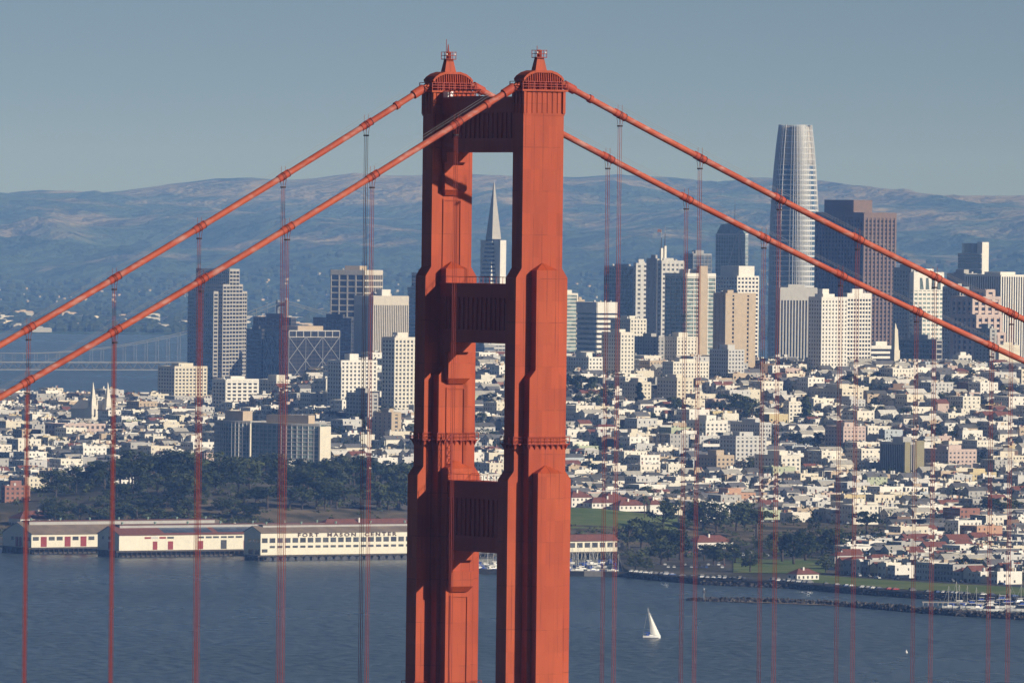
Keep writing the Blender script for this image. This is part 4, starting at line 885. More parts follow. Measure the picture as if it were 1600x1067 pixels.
# shed right of the bridge tower, behind the sailboats
D0 = 5610; p = at(860, 868, D0); u = D0/FPX/.809
t = thing('pier_shed', 'cream waterfront shed with red roof and big square windows behind the sailboats', 'pier shed', (p[0], p[1], 0), GR, 'cream pier sheds on the water')
zd = 4.5; ht = at(860, 845, D0)[2]-zd; Ln = (965-860)*u
MB().box(0, 16, -Ln, 0, zd, zd+ht).build('wall', M['shedwall'], t)
MB().prism([(-.9, zd+ht-.2), (16.9, zd+ht-.2), (11, zd+ht+3.6), (5, zd+ht+3.6)], 'y', -Ln-.9, .6).build('roof', M['tile'], t)
for k in range(9): a = 866+11.9*k; win(t, -(a+8.6-860)*u, -(a-860)*u, zd+2.6, zd+5.6)
MB().box(-3, 19, -Ln-3, 3, zd-.9, zd-.02).build('pier_deck', M['timber'], t)
for k in range(18): MB().tube([(-2.6, 2-k*3.0, -2), (-2.6, 2-k*3.0, zd-.9)], .32, 5).build('pile', M['concrete'], t)
# red-roofed headquarters behind the sheds, and small red-roofed houses
def hip_house(label, pxc, py, D, ew, ns, ht, cat='house', wall='white', roofm='tile', rise=.35, group=None, nwin=6):
    x, y = frompx(pxc, D); z = H(pxc, D)-.6; q = at(pxc, py, D); x, y = q[0], q[1]
    t = thing('red_roofed_house' if cat == 'house' else 'long_building', label, cat, (x, y, z), GR, group)
    MB().box(0, ew, -ns, 0, 0, ht+.6).build('wall', M[wall], t)
    e = .7; rr = min(ew, ns)/2*rise*2; i = min(ew, ns)/2
    MB().rings([[(-e, -ns-e, ht+.6), (ew+e, -ns-e, ht+.6), (ew+e, e, ht+.6), (-e, e, ht+.6)], [(i-.1, -ns+i-.1 if ns > ew else -ns+i-.1, ht+.6+rr), (ew-i+.1, -ns+i-.1, ht+.6+rr), (ew-i+.1, -i+.1, ht+.6+rr), (i-.1, -i+.1, ht+.6+rr)]]).build('roof', M[roofm], t)
    n = max(2, int(ns/3.2))
    for k in range(n):
        for s in range(max(1, int(ht/3.2))): yy = -ns*(k+.5)/n; win(t, yy-.6, yy+.6, 1.6+s*3.1, 3.1+s*3.1)
    for k in range(max(2, int(ew/3.4))):
        n2 = max(2, int(ew/3.4)); xx = ew*(k+.5)/n2; winN(t, xx-.6, xx+.6, 1.6, 3.1)
    MB().box(ew*.3, ew*.3+1.1, -ns*.4-1.1, -ns*.4, ht+.5, ht+rr+1.4).build('chimney', M[wall], t)
    foot.append((x+ew/2, y-ns/2, max(ew, ns)/2+5, ew/2+6, ns/2+6)); return t
hip_house('long white building with red hipped roof behind the lettered shed', 505, 822, 5775, 18, 78, 6.5, 'building', nwin=20)
hip_house('small white building with red roof above the middle shed', 362, 816, 5800, 9, 10, 3.4)
for a in ((893, 790, 6010, 12, 17, 6.4, 'white red-roofed house at the meadow edge next to the bridge leg'), (948, 789, 6015, 12, 15, 6.4, 'white red-roofed house behind the first right ropes'), (1016, 792, 6010, 12, 12, 6, 'red-roofed house between palms at the top of the meadow'), (1088, 798, 6000, 11, 10, 6, 'small red-roofed house among park trees'),
          (925, 796, 6003, 10, 36, 3.4, 'long low red-roofed wing in front of the white houses'), (968, 798, 5998, 10, 22, 3.4, 'low white wing with red roof beside the palms'), (1090, 852, 5690, 12, 28, 5, 'low cream clubhouse with red roof by the parking lot'), (1245, 917, 5235, 9, 16, 3.5, 'small white harbour hut with dark windows on the seawall'),
          (178, 752, 6130, 12, 16, 7, 'dark-roofed house half hidden at the top of the wood'), (32, 812, 5850, 14, 40, 5, 'red-brick roofed barracks behind the leftmost shed')):
    hip_house(a[6], *a[:6])

# ------------------------------------------------------------------ small houses on the street grid
WALLS = [('white', 28), ('ivory', 22), ('cream', 13), ('lightgrey', 16), ('grey', 8), ('tan', 7), ('pink', 4), ('yellow', 1.5), ('blue', 2), ('brown', 2), ('brick', 1.2), ('salmon', .7), ('green', .5)]
WN = {'white': 'white', 'ivory': 'ivory', 'cream': 'cream', 'lightgrey': 'pale grey', 'grey': 'grey', 'tan': 'tan', 'pink': 'pink', 'yellow': 'yellow', 'blue': 'pale blue', 'brown': 'brown', 'brick': 'red brick', 'salmon': 'orange', 'green': 'pale green'}
WK = [w for w, n in WALLS]; WT = [n for w, n in WALLS]
ROOFS = ['tar', 'gravelroof', 'gravelroof', 'whiteroof', 'whiteroof', 'whiteroof', 'tile']
HM = WK+['tar', 'gravelroof', 'whiteroof', 'slate', 'tile', 'glass', 'frame', 'darkgl']; HI = {k: i for i, k in enumerate(HM)}
def house_geo(h):
    """(wall, roof, windows, trim) builders in the house's own frame: x along the street, front to -y"""
    w, d, ht = h['w'], h['d'], h['h']; r = random.Random(h['seed']); wl_ = HI[h['wall']]; rf = HI[h['roof']]
    A, B, Cw, E = MB(), MB(), MB(), MB(); x0, x1, y0, y1 = -w/2, w/2, -d/2, d/2; base = -5.0
    A.box(x0, x1, y0, y1, base, ht, wl_, False)
    if h['type'] == 'gable':
        rs = w*.36; A.prism([(x0, ht), (x1, ht), (0, ht+rs)], 'y', y0, y1, wl_)
        for s in (-1, 1): B.prism([(s*(w/2+.35), ht-.22), (0, ht+rs+.05), (0, ht+rs+.3), (s*(w/2+.35), ht+.05)], 'y', y0-.4, y1+.4, rf)
    elif h['type'] == 'hip':
        i = w/2; B.rings([[(x0-.4, y0-.4, ht), (x1+.4, y0-.4, ht), (x1+.4, y1+.4, ht), (x0-.4, y1+.4, ht)], [(-.1, y0+i, ht+w*.28), (.1, y0+i, ht+w*.28), (.1, y1-i, ht+w*.28), (-.1, y1-i, ht+w*.28)]], rf)
    else:
        p = r.uniform(.3, .9); tk = .25
        for a in ((x0, x1, y0, y0+tk), (x0, x1, y1-tk, y1), (x0, x0+tk, y0+tk, y1-tk), (x1-tk, x1, y0+tk, y1-tk)): A.box(*a, ht, ht+p, wl_, False)
        B.add([(x0+tk, y0+tk, ht+.1), (x1-tk, y0+tk, ht+.1), (x1-tk, y1-tk, ht+.1), (x0+tk, y1-tk, ht+.1)], [(0, 1, 2, 3)], rf)
        for k in range(r.randint(1, 3)):
            sx, sy, sh = r.uniform(1, 3.2), r.uniform(1, 3.5), r.uniform(.9, 2.8); cx, cy = r.uniform(x0+1, max(x0+1.1, x1-sx-.6)), r.uniform(y0+1, max(y0+1.2, y1-sy-1)); E.box(cx, cx+sx, cy, cy+sy, ht+.1, ht+sh, r.choice([wl_, wl_, HI['lightgrey'], HI['whiteroof'], HI['tan']]), False)
        if r.random() < .45: E.box(x0-.35, x1+.35, y0-.55, y0+.05, ht-.25, ht+p+.12, r.choice([HI['white'], wl_, HI['tan']]))   # street cornice
    for k in range(r.randint(0, 2)): cx, cy = r.uniform(x0+.5, x1-1), r.uniform(y0+2, y1-2); E.box(cx, cx+.6, cy, cy+.8, ht, ht+r.uniform(1.2, 3.0), r.choice([HI['brick'], wl_, HI['lightgrey']]), False)
    st = max(1, int(ht/3.0)); fh = ht/st
    if h['bay'] and w > 5:   # bay windows on the street front
        for c in ([-w*.24, w*.24] if w > 9 else [r.choice((-1, 1))*w*.2]):
            for yy, s in ((y0, -1), (y1, 1)): E.box(c-1.25, c+1.25, *sorted((yy, yy+s*.85)), fh*.95, ht-.25, wl_)
            for k in range(1, st): Cw.box(c-.9, c+.9, y0-.89, y0-.84, k*fh+.8, k*fh+2.3, HI['glass'], False); Cw.box(c-.9, c+.9, y1+.84, y1+.89, k*fh+.8, k*fh+2.3, HI['glass'], False)
    gm = HI['glass'] if r.random() < .8 else HI['darkgl']
    sp = r.uniform(2.3, 3.1); ww = r.uniform(.85, 1.3)
    for k in range(st):
        z0, z1 = k*fh+.85, k*fh+r.uniform(2.1, 2.5)
        n = max(1, int(w/sp))
        for i in range(n):
            c = x0+w*(i+.5)/n
            if r.random() < .86: Cw.box(c-ww/2, c+ww/2, y0-.06, y0, z0, z1, gm, False)
            if r.random() < .86: Cw.box(c-ww/2, c+ww/2, y1, y1+.06, z0, z1, gm, False)
        if h['side'] > 0:
            n = max(1, int(d/(sp*1.35)))
            for i in range(n):
                c = y0+d*(i+.5)/n
                if r.random() < h['side']: Cw.box(x0-.06, x0, c-ww/2, c+ww/2, z0, z1, gm, False)
                if r.random() < h['side']: Cw.box(x1, x1+.06, c-ww/2, c+ww/2, z0, z1, gm, False)
    Cw.box(x0+.6, x0+3.0, y0-.07, y0, .1, 2.2, HI['brown'], False)   # garage door
    return A, B, Cw, E
houses = []
def zone_ok(px, D):
    if not (-25 < px < 1640) or D > 8500: return False
    if px < 690: return D > 6480
    if px < 880: return D > 6060
    if px < 1060: return D > 6035
    if px < 1190: return D > 6085
    if px < 1325: return D > 6085
    if px < 1405 and 5800 < D < 6085: return False
    return D > edgeD(px)+192
def foot_ok(x, y, r):
    for fx, fy, fr, ax_, ay_ in foot:
        if abs(x-fx) > fr+r or abs(y-fy) > fr+r: continue
        c, s = math.cos(-GR), math.sin(-GR); dx, dy = (x-fx)*c-(y-fy)*s, (x-fx)*s+(y-fy)*c
        if abs(dx) < ax_+r and abs(dy) < ay_+r: return False
    return True
hr_ = random.Random(21); gx0, gy0 = frompx(800, 6500); cg, sg_ = math.cos(GR), math.sin(GR); yards = []
for bi in range(-16, 18):
    for bj in range(-29, 18):
        ox, oy = bi*140.0, bj*78.0
        wc = (gx0+(ox+63)*cg-(oy+32)*sg_, gy0+(ox+63)*sg_+(oy+32)*cg); pc, Dc = pxD(*wc)
        if not (-300 < pc < 1900 and 5000 < Dc < 8700): continue
        rows = [(0, 0)]
        for row in (0, 1):
            x = hr_.uniform(0, 2)
            while x < 122:
                apt = hr_.random() < .075; w = hr_.uniform(13, 19) if apt else hr_.uniform(5.8, 8.2); d = hr_.uniform(16, 23) if apt else hr_.uniform(11, 20); ht = hr_.uniform(9, 14) if apt else hr_.uniform(5.0, 9.2)
                if x+w > 126: break
                lx = ox+x+w/2; ly = oy+(d/2 if row == 0 else 64-d/2)
                X, Y = gx0+lx*cg-ly*sg_, gy0+lx*sg_+ly*cg; p_, D_ = pxD(X, Y)
                x += w+(0.06 if hr_.random() < .8 else hr_.uniform(.8, 3))
                sd = hr_.randint(0, 10**9); wl_ = hr_.choices(WK, WT)[0]; ty = hr_.choices(['flat', 'gable', 'hip'], [64, 27, 9])[0]; rf = hr_.choice(ROOFS[:-1]) if ty == 'flat' else hr_.choice(['tar', 'slate', 'gravelroof', 'slate', 'gravelroof', 'gravelroof', 'whiteroof', 'tar', 'slate', 'tile'])
                by = hr_.random() < .55; si = hr_.choice([0, .35, .6, .8]); sk = hr_.random()
                if not zone_ok(p_, D_) or not foot_ok(X, Y, max(w, d)/2*.8): continue
                if D_ < 5750 and p_ > 1320:
                    ht = min(ht, 9.5)
                    if sk < .45: rf = 'tile' if ty != 'flat' else rf
                if sk < .03: continue
                if 138 < p_ < 176 and 7150 < D_ < 7460: continue   # church forecourt
                z = hw(X, Y)
                houses.append(dict(x=X, y=Y, z=z, D=D_, px=p_, w=w, d=d, h=ht, wall=wl_, roof=rf, type='flat' if apt else ty, bay=by, side=si if not apt else .8, rz=GR+(0 if row == 0 else math.pi), seed=sd, apt=apt))
        for k in range(9): yards.append((ox+hr_.uniform(5, 120), oy+hr_.uniform(22, 44)))
        for k in range(7): yards.append((ox+hr_.uniform(-15, 126), oy+hr_.choice([-3, 67])))
# what the view shows: front-to-back cover of the picture plane
cover = np.zeros((1067, 1600), bool)
cover[100:, 640:747] = True; cover[90:, 788:887] = True
items = [(h['D'], 'h', h) for h in houses]+[(D, 'o', r) for D, *r in occ]+[(6050, 'o', (145, 722, 640, 800))]
items.sort(key=lambda q: q[0])
for D, kd, q in items:
    if kd == 'o': a, c, e, f = q; cover[max(0, int(c)):max(0, int(f)), max(0, int(a)):max(0, int(e))] = True; continue
    c_, s_ = math.cos(q['rz']), math.sin(q['rz']); P = []
    for sx in (-1, 1):
        for sy in (-1, 1):
            for z in (0, q['h']+(q['w']*.36 if q['type'] == 'gable' else .5)):
                lx, ly = sx*q['w']/2, sy*q['d']/2; P.append(proj((q['x']+lx*c_-ly*s_, q['y']+lx*s_+ly*c_, q['z']+z))[:2])
    P = np.array(P); a, e = P[:, 0].min(), P[:, 0].max(); c, f = P[:, 1].min(), P[:, 1].max(); q['box'] = (a, c, e, f)
    a, e, c, f = int(max(0, a)), int(min(1599, e)), int(max(0, c)), int(min(1066, f))
    if e <= a or f <= c: q['vis'] = 0; continue
    sub = cover[c:f, a:e]; q['vis'] = int((~sub).sum()); cover[c+1:f, a:e] = True
seen = [h for h in houses if h.get('vis', 0) > 6]; seen.sort(key=lambda h: -h['vis'])
near_h, far_h = seen[:300], seen[300:]
# label columns: the rope bundles of the nearer cable cut the view into strips
NEAR_L = [708, 578, 444, 312, 179, 42]; NEAR_R = [970, 1092, 1213, 1334, 1456, 1578]
def strip_of(px):
    if 745 <= px <= 792: return 'seen between the bridge legs'
    if px < 745:
        k = sum(1 for v in NEAR_L if px < v)
        return 'beside the left bridge leg' if k <= 1 else ('left of the leftmost ropes' if k == 6 else f'in {ORD[k-1]} rope gap left of tower')
    k = sum(1 for v in NEAR_R if px > v)
    return 'between right leg and first ropes' if k == 0 else ('right of the rightmost ropes' if k == 6 else f'in {ORD[k-1]} rope gap right of tower')
def label_all(items, fmt):
    """items: (px, py, desc, setter); counts alike things upwards within each strip"""
    g = {}
    for it in items: g.setdefault((it[2], strip_of(it[0])), []).append(it)
    for (ds, stp), L in g.items():
        L.sort(key=lambda i: -i[1])
        for k, it in enumerate(L): it[3](f'{ds}, {ordn(k)} from below, {stp}' if len(L) > 1 else f'{ds}, only one {stp}')
TN = {'flat': 'flat', 'gable': 'gabled', 'hip': 'hip-roofed'}
lab = []
for h in near_h:
    A, B, Cw, E = house_geo(h)
    t = thing('house', None, 'apartment house' if h['apt'] else 'house', (h['x'], h['y'], h['z']), h['rz'], 'houses on the hillside')
    mats = [M[k] for k in HM]
    def bld(b, nm, kind=None):
        if not b.f: return
        used = sorted(set(b.m)); mp = {u_: i for i, u_ in enumerate(used)}; b.m = [mp[q] for q in b.m]; b.build(nm, [mats[u_] for u_ in used], t, kind=kind)
    bld(A, 'wall'); bld(B, 'roof'); bld(Cw, 'windows', 'stuff'); bld(E, 'bays_and_chimneys', 'stuff')
    a, c, e, f = h['box']; lab.append(((a+e)/2, (c+f)/2, f"{WN[h['wall']]} {TN[h['type']]} {'apartment house' if h['apt'] else 'house'}", lambda s, t=t: t.__setitem__('label', s)))
label_all(lab, None)
big = MB()
for h in far_h:
    c_, s_ = math.cos(h['rz']), math.sin(h['rz'])
    for b in house_geo(h):
        big.add([(h['x']+x*c_-y*s_, h['y']+x*s_+y*c_, h['z']+z) for x, y, z in b.v], [], 0); n = len(big.v)-len(b.v)
        big.f += [[i+n for i in f] for f in b.f]; big.m += b.m
big.build('distant_houses', [M[k] for k in HM], kind='stuff', label='mass of small pale houses crowding the hillside')
print('houses', len(houses), 'seen', len(seen), 'tris far', len(big.f))

# ------------------------------------------------------------------ trees
def leaf_mat(name, c0, c1):
    m, n, l, p = nmat(name); p.inputs['Roughness'].default_value = .9; p.inputs['Specular IOR Level'].default_value = .1
    tc = n.new('ShaderNodeTexCoord'); nz = n.new('ShaderNodeTexNoise'); nz.inputs['Scale'].default_value = .35; nz.inputs['Detail'].default_value = 4; l.new(tc.outputs['Object'], nz.inputs['Vector'])
    oi = n.new('ShaderNodeObjectInfo'); ad = n.new('ShaderNodeMath'); ad.operation = 'MULTIPLY_ADD'; ad.inputs[1].default_value = .45; l.new(oi.outputs['Random'], ad.inputs[0])
    su = n.new('ShaderNodeMath'); su.operation = 'SUBTRACT'; su.inputs[1].default_value = .22; l.new(nz.outputs['Fac'], su.inputs[0]); l.new(su.outputs[0], ad.inputs[2])
    cr = n.new('ShaderNodeValToRGB'); e = cr.color_ramp.elements; e[0].position = .25; e[0].color = (*c0, 1); e[1].position = .75; e[1].color = (*c1, 1)
    l.new(ad.outputs[0], cr.inputs['Fac']); l.new(cr.outputs[0], p.inputs['Base Color']); return m
M['leaf'] = leaf_mat('dark_foliage', (.014, .024, .009), (.098, .115, .040)); M['leaf2'] = leaf_mat('grey_green_foliage', (.022, .032, .016), (.110, .122, .058)); M['bark'] = mat('bark', (.11, .085, .065), var=.3)
def make_tree(kind, seed):
    r = random.Random(seed); tr = MB(); cr = MB(); clumps = []; ht = 1.0   # unit height, scaled per tree
    if kind == 'cypress':      # wind-shaped, layered flat clumps
        for k in range(15): a = r.uniform(0, 6.28); q = r.random()**.5*.40; z = .42+.5*r.random()*(1-q*.9); clumps.append((q*math.cos(a), q*math.sin(a), z, r.uniform(.13, .2), r.uniform(.06, .1)))
    elif kind == 'round':
        for k in range(17): a = r.uniform(0, 6.28); z = r.uniform(.3, .92); q = .34*math.sqrt(max(0, 1-((z-.58)/.42)**2))*r.uniform(.5, 1.1); clumps.append((q*math.cos(a), q*math.sin(a), z, r.uniform(.11, .18), r.uniform(.09, .15)))
    elif kind == 'conifer':
        for k in range(22): z = .12+.84*k/22; q = .17*(1-z)*r.uniform(.4, 1.1)+.01; a = r.uniform(0, 6.28); clumps.append((q*math.cos(a), q*math.sin(a), z, .06+.13*(1-z), .05))
    elif kind == 'tall':       # eucalyptus: tall, open
        for k in range(15): a = r.uniform(0, 6.28); z = r.uniform(.4, .96); q = r.uniform(0, .24); clumps.append((q*math.cos(a), q*math.sin(a), z, r.uniform(.09, .15), r.uniform(.08, .13)))
    elif kind == 'palm':
        pass
    tr.tube([(0, 0, -.06), (.012, .005, .3), (-.01, .01, .62), (0, 0, .8 if kind != 'palm' else .9)], [.035, .027, .018, .008] if kind != 'palm' else [.022, .018, .016, .02], 7)
    if kind == 'palm':
        for k in range(30):
            a = k*2.4; up = r.uniform(-.4, .9); L = r.uniform(.2, .27); pts = [(L*t*math.cos(a), L*t*math.sin(a), .9+L*(up*t-1.1*t*t)) for t in (0, .4, .75, 1)]; w = .022
            n0 = (-math.sin(a)*w, math.cos(a)*w)
            cr.add([(x+s*n0[0], y+s*n0[1], z-(.012 if s else 0)) for x, y, z in pts for s in (-1, 0, 1)], [(i*3+j, i*3+j+1, i*3+j+4, i*3+j+3) for i in range(3) for j in range(2)])
    else:
        for (x, y, z, rr, rz) in clumps[::3]: tr.tube([(0, 0, min(.5, z*.6)), (x*.6, y*.6, z*.85), (x, y, z)], [.016, .01, .005], 5)
    for (x, y, z, rr, rz) in clumps:
        for k in range(58):
            d = Vector((r.gauss(0, 1), r.gauss(0, 1), r.gauss(0, 1))).normalized()*(r.random()**.4); c = Vector((x+d.x*rr, y+d.y*rr, z+d.z*rz)); s = r.uniform(.022, .046)
            nn = (d+Vector((r.uniform(-.7, .7), r.uniform(-.7, .7), r.uniform(-.2, 1.0)))).normalized(); a = nn.orthogonal().normalized(); b = nn.cross(a)
            cr.add([tuple(c+a*s*r.uniform(.6, 1.3)), tuple(c+b*s), tuple(c-a*s*r.uniform(.6, 1.3)), tuple(c-b*s*r.uniform(.5, 1.1))], [(0, 1, 2, 3)])
    return tr.mesh('trunk', M['bark'], True), cr.mesh('crown', M['leaf2' if kind in ('tall', 'palm') else 'leaf'])
TREES = {k: [make_tree(k, 100+i*7+j) for i in range(n)] for j, (k, n) in enumerate((('cypress', 4), ('round', 4), ('conifer', 2), ('tall', 3), ('palm', 1)))}
TLAB = {'cypress': ('cypress_tree', 'dark spreading cypress'), 'round': ('leafy_tree', 'bushy green tree'), 'conifer': ('conifer_tree', 'tall narrow conifer'), 'tall': ('eucalyptus_tree', 'tall grey-green eucalyptus'), 'palm': ('palm_tree', 'palm tree')}
tr_ = random.Random(5); tlab = []; NT = 0
def tree(kind, x, y, ht, group, wide=1.0, where=''):
    global NT
    NT += 1; tm, cm = tr_.choice(TREES[kind]); z = hw(x, y)
    t = thing(TLAB[kind][0], None, 'tree', (x, y, z), tr_.uniform(0, 6.28), group); s = (ht*wide, ht*wide, ht); t.scale = s
    obj('trunk', tm, t); obj('crown', cm, t); p_ = proj((x, y, z+ht/2)); tlab.append((p_[0], p_[1], TLAB[kind][1]+where, lambda q, t=t: t.__setitem__('label', q)))
def tree_px(kind, px, pyb, hpx, group, wide=1.0, where=''):
    x, y, z, D = ground_at(px, pyb); tree(kind, x, y, hpx*D/FPX, group, wide, where)
# the wood on the bluff
WOOD = 'trees of the wood above the piers'
n = 0
while n < 130:
    px = tr_.uniform(60, 665); D = tr_.uniform(5895, 6430)
    if px < 140 and (D > 6150 or D < 5950): continue
    k = 'tall' if px > 420 and tr_.random() < .55 else tr_.choice(['cypress', 'cypress', 'round']); x, y = frompx(px, D)
    tree(k, x, y, tr_.uniform(13, 21)*(.8 if px < 150 else 1), WOOD, tr_.uniform(1.2, 1.7), ' in the wood'); n += 1
for px, yb, hh in ((400, 798, 40), (418, 796, 44), (452, 797, 45), (472, 797, 38), (494, 798, 42), (508, 797, 40), (526, 798, 43), (590, 797, 40), (606, 798, 38), (622, 798, 44)):
    tree_px('cypress', px, yb, hh, WOOD, 1.25, ' on bluff edge')
for k in range(30):
    px = tr_.uniform(70, 405); x, y = frompx(px, tr_.uniform(5815, 5900)); tree(tr_.choice(['cypress', 'round', 'round']), x, y, tr_.uniform(9, 14), WOOD, tr_.uniform(1.3, 1.8), ' below the wood')
# park trees right of the tower
PK = 'park trees by the waterfront'
for k, px, yb, hh, w in (('palm', 1007, 810, 38, 1), ('palm', 1060, 812, 34, 1), ('cypress', 1036, 830, 52, 1.1), ('tall', 1040, 812, 32, 1), ('round', 1098, 829, 46, 1.3), ('round', 1120, 833, 50, 1.2), ('round', 1150, 830, 44, 1.3), ('cypress', 1182, 842, 56, 1.3), ('round', 1165, 828, 44, 1.2), ('round', 1088, 822, 40, 1.2),
    ('round', 982, 860, 44, 1.4), ('round', 1002, 858, 48, 1.3), ('round', 1024, 856, 42, 1.3), ('round', 1045, 876, 50, 1.35), ('round', 1062, 874, 46, 1.3), ('round', 1033, 882, 40, 1.3), ('round', 993, 892, 26, 1.5), ('round', 1010, 894, 24, 1.4), ('round', 1130, 886, 38, 1.5), ('round', 1115, 883, 32, 1.3), ('round', 1148, 880, 30, 1.3), ('round', 1172, 894, 34, 1.2), ('round', 1100, 876, 26, 1.4),
    ('round', 1222, 878, 46, 1.4), ('round', 1240, 882, 50, 1.3), ('round', 1258, 876, 44, 1.4), ('round', 1285, 868, 42, 1.3), ('round', 1302, 872, 48, 1.3), ('round', 1316, 868, 36, 1.3), ('round', 1290, 895, 26, 1.4), ('cypress', 1354, 836, 44, 1.35), ('round', 1270, 830, 22, 1.3), ('round', 1240, 822, 18, 1.5), ('round', 1255, 850, 24, 1.4), ('round', 1380, 856, 24, 1.5), ('round', 1366, 874, 22, 1.3), ('round', 1345, 852, 16, 1.6),
    ('round', 1208, 856, 22, 1.4), ('round', 1190, 862, 20, 1.3), ('cypress', 1070, 840, 30, 1.4), ('round', 1450, 902, 26, 1.2), ('round', 1499, 908, 30, 1.1), ('round', 1518, 878, 26, 1.2), ('cypress', 1560, 812, 42, 1.5), ('cypress', 1578, 815, 38, 1.4), ('round', 1512, 812, 22, 1.3), ('round', 1230, 862, 20, 1.3), ('round', 1142, 858, 18, 1.3)):
    tree_px(k, px, yb, hh, PK, w, ' in waterfront park')
# trees standing out among the houses
CT = 'trees among the hillside houses'
for k, px, yb, hh, w in (('round', 893, 622, 36, 1.3), ('cypress', 908, 630, 52, 1.0), ('round', 925, 640, 30, 1.3), ('round', 950, 628, 26, 1.4), ('round', 905, 640, 22, 1.5), ('conifer', 998, 644, 48, 1.0), ('round', 1055, 655, 34, 1.2), ('round', 1070, 660, 28, 1.3), ('cypress', 1140, 648, 40, 1.2), ('cypress', 1158, 656, 44, 1.3), ('round', 1175, 662, 34, 1.3), ('round', 1122, 655, 26, 1.3), ('conifer', 1258, 668, 50, 1.3), ('round', 1285, 672, 22, 1.2), ('round', 1242, 700, 22, 1.4), ('round', 1278, 700, 24, 1.2), ('round', 1172, 742, 28, 1.2), ('round', 1048, 758, 20, 1.2), ('round', 1045, 716, 18, 1.3), ('round', 1000, 735, 16, 1.5), ('round', 1385, 600, 26, 1.5), ('round', 1415, 590, 16, 1.6), ('round', 1330, 604, 20, 1.4), ('round', 1448, 630, 14, 1.8), ('round', 1470, 630, 14, 1.6), ('round', 1400, 622, 12, 1.6), ('round', 1376, 654, 20, 1.1), ('round', 950, 780, 24, 1.4), ('round', 985, 782, 22, 1.5), ('round', 1010, 785, 26, 1.4), ('round', 1062, 790, 26, 1.3), ('round', 1088, 792, 24, 1.3), ('round', 915, 782, 18, 1.5), ('conifer', 996, 788, 22, 1.4), ('round', 1140, 792, 18, 1.3), ('round', 1150, 793, 18, 1.3), ('round', 768, 640, 26, 1.3), ('round', 752, 668, 22, 1.4), ('round', 762, 690, 20, 1.4),
    ('round', 200, 610, 16, 1.3), ('round', 110, 606, 14, 1.5), ('round', 452, 640, 26, 1.3), ('round', 430, 645, 20, 1.4), ('round', 358, 640, 22, 1.2), ('round', 316, 668, 18, 1.6), ('round', 250, 656, 18, 1.3), ('round', 190, 688, 22, 1.5), ('round', 210, 694, 20, 1.4), ('round', 285, 690, 20, 1.4), ('round', 590, 660, 24, 1.4), ('round', 640, 665, 20, 1.4), ('round', 560, 668, 22, 1.6), ('round', 530, 690, 22, 1.5), ('round', 90, 705, 22, 1.4), ('round', 20, 690, 16, 1.5), ('round', 100, 730, 18, 1.3)):
    tree_px(k, px, yb, hh, CT, w, ' among houses')
r_ = random.Random(77); r_.shuffle(yards); cnt = 0; shrubs = MB()
for lx, ly in yards:
    X, Y = gx0+lx*cg-ly*sg_, gy0+lx*sg_+ly*cg; p_, D_ = pxD(X, Y)
    if not zone_ok(p_, D_) or not foot_ok(X, Y, 3): continue
    if cnt < 22 and D_ < 7400: tree('round', X, Y, r_.uniform(6, 12), CT, r_.uniform(1.0, 1.5), ' in back yard'); cnt += 1
    else:   # low garden greenery
        z0 = hw(X, Y)
        sz_ = r_.uniform(1.6, 3.4)
        for k in range(54):
            q = Vector((r_.gauss(0, 1), r_.gauss(0, 1), abs(r_.gauss(0, 1)))); c = Vector((X+q.x*sz_*.8, Y+q.y*sz_*.8, z0+.8+q.z*sz_*1.3)); s = r_.uniform(.55, 1.1); a = Vector((r_.gauss(0, 1), r_.gauss(0, 1), r_.gauss(0, 1))).normalized(); b_ = a.orthogonal().normalized()
            shrubs.add([tuple(c+a*s), tuple(c+b_*s), tuple(c-a*s), tuple(c-b_*s)], [(0, 1, 2, 3)])
label_all(tlab, None)
shrubs.build('garden_shrubbery', M['leaf'], kind='stuff', label='low green garden shrubs between the houses')
b = MB(); r_ = random.Random(31)
def clump(px, D, R_, n):
    x, y = frompx(px, D); z0 = H(px, D)
    for k in range(n):
        q = Vector((r_.gauss(0, .5), r_.gauss(0, .5), abs(r_.gauss(0, .45)))); c = Vector((x+q.x*R_, y+q.y*R_, z0+q.z*R_)); s = r_.uniform(.35, .8); a = Vector((r_.gauss(0, 1), r_.gauss(0, 1), r_.gauss(0, 1))).normalized(); e = a.orthogonal().normalized()
        b.add([tuple(c+a*s), tuple(c+e*s), tuple(c-a*s), tuple(c-e*s)], [(0, 1, 2, 3)])
for k in range(420):
    px = r_.uniform(20, 670); clump(px, r_.uniform(5790, 6380), r_.uniform(1.5, 3.8), 26)
for k in range(330): clump(r_.uniform(0, 430), r_.uniform(5772, 5850), r_.uniform(2.2, 4.4), 26)
for k in range(110): clump(r_.uniform(885, 1062), r_.choice([r_.uniform(5760, 5838), r_.uniform(5760, 5800)]), r_.uniform(1.2, 3), 24)
for k in range(130): clump(r_.uniform(965, 1330), r_.uniform(5560, 5800), r_.uniform(1.6, 3.6), 26)
for k in range(130): clump(r_.uniform(1066, 1400), r_.uniform(5700, 6070), r_.uniform(1.2, 3.2), 24)
for k in range(70): clump(r_.uniform(885, 965), r_.uniform(7130, 7330), r_.uniform(2, 4), 26)
for k in range(50): clump(r_.uniform(1190, 1320), r_.uniform(5560, 5760), r_.uniform(1.5, 3), 24)
b.build('slope_shrubbery', M['leaf'], kind='stuff', label='dark scrub covering the bluffs and park slopes')

